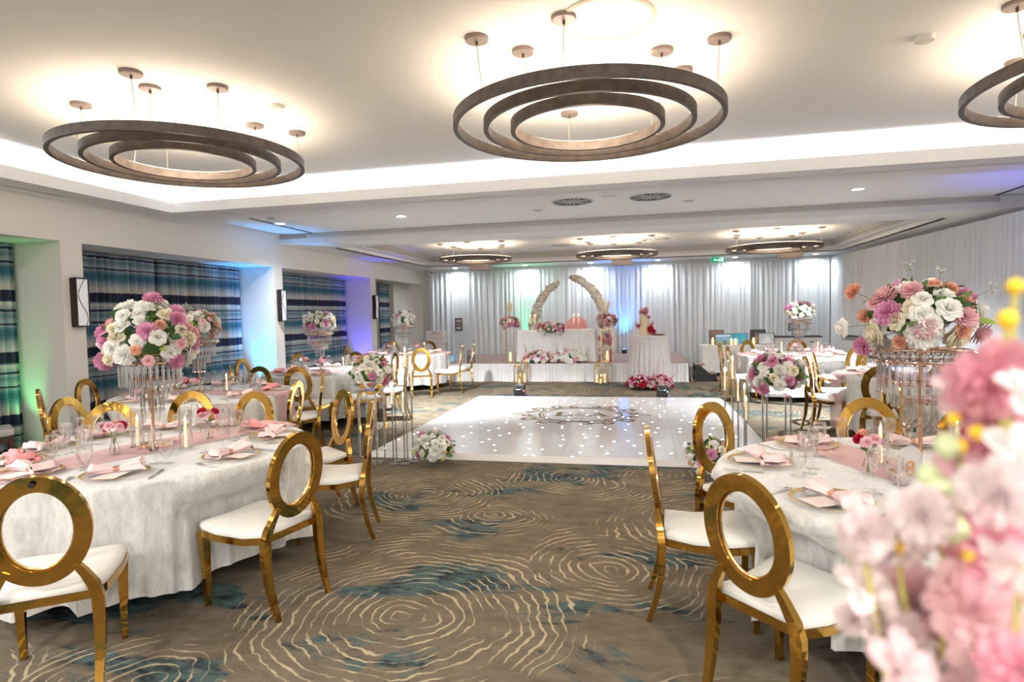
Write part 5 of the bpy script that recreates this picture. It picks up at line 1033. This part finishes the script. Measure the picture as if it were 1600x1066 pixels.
# ------------------------------------------------------------------ blurred foreground blossom
BLOS = [(0.174, 0.544, 1.413, 0.0294, 0), (0.182, 0.586, 1.416, 0.0177, 0), (0.27, 0.553, 1.541, 0.0408, 2), (0.265, 0.586, 1.518, 0.0317, 1), (0.289, 0.577, 1.511, 0.0346, 2), (0.269, 0.508, 1.531, 0.0271, 0), (0.251, 0.496, 1.465, 0.0341, 0), (0.27, 0.595, 1.417, 0.0433, 2), (0.217, 0.538, 1.433, 0.0308, 0), (0.274, 0.521, 1.483, 0.0319, 0), (0.228, 0.617, 1.362, 0.0342, 0), (0.18, 0.554, 1.357, 0.0322, 0), (0.231, 0.585, 1.344, 0.0419, 1), (0.238, 0.543, 1.382, 0.035, 1), (0.273, 0.556, 1.393, 0.0431, 2), (0.263, 0.493, 1.413, 0.0314, 0), (0.196, 0.557, 1.323, 0.0361, 0), (0.236, 0.572, 1.311, 0.045, 1), (0.251, 0.533, 1.355, 0.0394, 1), (0.286, 0.546, 1.346, 0.0383, 0), (0.177, 0.571, 1.326, 0.0196, 0), (0.179, 0.48, 1.331, 0.0345, 1), (0.235, 0.546, 1.294, 0.0398, 0), (0.256, 0.523, 1.319, 0.0413, 1), (0.258, 0.485, 1.337, 0.0324, 2), (0.248, 0.492, 1.438, 0.0305, 2), (0.288, 0.604, 1.464, 0.0319, 2), (0.216, 0.558, 1.399, 0.0269, 0), (0.267, 0.589, 1.453, 0.0268, 1), (0.209, 0.594, 1.332, 0.0291, 1), (0.296, 0.591, 1.553, 0.0254, 1)]
YBUD = [(0.286, 0.55, 1.612, 0.0112), (0.282, 0.552, 1.586, 0.0132), (0.204, 0.557, 1.42, 0.0086), (0.206, 0.549, 1.399, 0.0086), (0.251, 0.555, 1.483, 0.0106), (0.262, 0.552, 1.495, 0.0106), (0.249, 0.56, 1.505, 0.0092), (0.173, 0.556, 1.387, 0.0073), (0.265, 0.538, 1.443, 0.0092), (0.247, 0.532, 1.401, 0.0079)]
GBUD = [(0.236, 0.552, 1.446, 0.0145), (0.23, 0.558, 1.457, 0.0119), (0.244, 0.558, 1.482, 0.0132), (0.231, 0.55, 1.43, 0.0119), (0.241, 0.541, 1.418, 0.0145), (0.224, 0.557, 1.444, 0.0092)]
base = Vector((.235, .55, 1.02))
t = thing('plinth', 'white plinth just below the frame holding the nearest blossom', 'plinth', (base.x, base.y, 0)); MB().box(-.12, .12, -.12, .12, 0, .98).build('column', WHITE, t, smooth=False, bevel=.01)
t = thing('flower_vase', 'glass vase of the nearest blossom, just below the frame', 'vase', (base.x, base.y, .981)); MB().lathe([(0, 0), (.05, 0), (.055, .06), (.04, .14), (.045, .17), (.042, .17), (.037, .14), (.051, .06), (.046, .006), (0, .006)], 24, caps=False).build('vase_body', GLASS, t)
t = thing('blossom_spray', 'blurred pink blossom spray with yellow buds nearest the camera at lower right', 'blossom spray', base)
BM = [lily(petal('blossom_pale', (.98, .88, .88), .35), 'bl'), lily(petal('blossom_pink', (.97, .72, .75), .5), 'bl'), lily(petal('blossom_rose', (.95, .54, .63), .5), 'bl')]
BR = [ruffle(m_.materials[0], 'blr') for m_ in BM]
random.seed(77)
for i, (x, y, z, r, c) in enumerate(BLOS):
    p = Vector((x, y, z))-base; d = Vector((random.uniform(-.6, .5), random.uniform(-1, -.2), random.uniform(-.3, .7))).normalized()
    inst((BM if i % 2 else BR)[c], 'blossom', t, p, d.to_track_quat('Z', 'Y').to_euler(), r*.84)
stm = mat('yellow_green_stem', (.50, .46, .14), .5)
for k, tip in enumerate([(.286, .55, 1.612), (.282, .552, 1.586), (.251, .555, 1.483), (.204, .557, 1.42), (.236, .552, 1.446), (.296, .591, 1.553), (.174, .544, 1.413), (.228, .617, 1.362), (.263, .493, 1.413)]):
    q = Vector(tip)-base; MB().tube([(q.x*.05, q.y*.05, -.02), (q.x*.4, q.y*.4, q.z*.45), (q.x*.85+.004, q.y*.85, q.z*.8), q], [.003, .003, .0028, .0022], 6).build('stem', stm, t)
yb = fmesh('bud', mat('yellow_bud', (.90, .60, .03), .5), MB().lathe([(0, -1.1), (.7, -.5), (1, .2), (.7, .9), (0, 1.2)], 12)); gb = fmesh('bud', mat('pale_green_bud', (.62, .72, .42), .5), MB().lathe([(0, -1.1), (.8, -.4), (1, .2), (.6, 1), (0, 1.2)], 12))
for x, y, z, r in YBUD: inst(yb, 'yellow_bud', t, Vector((x, y, z))-base, None, r*.6)
for x, y, z, r in GBUD: inst(gb, 'green_bud', t, Vector((x, y, z))-base, None, r*.8)
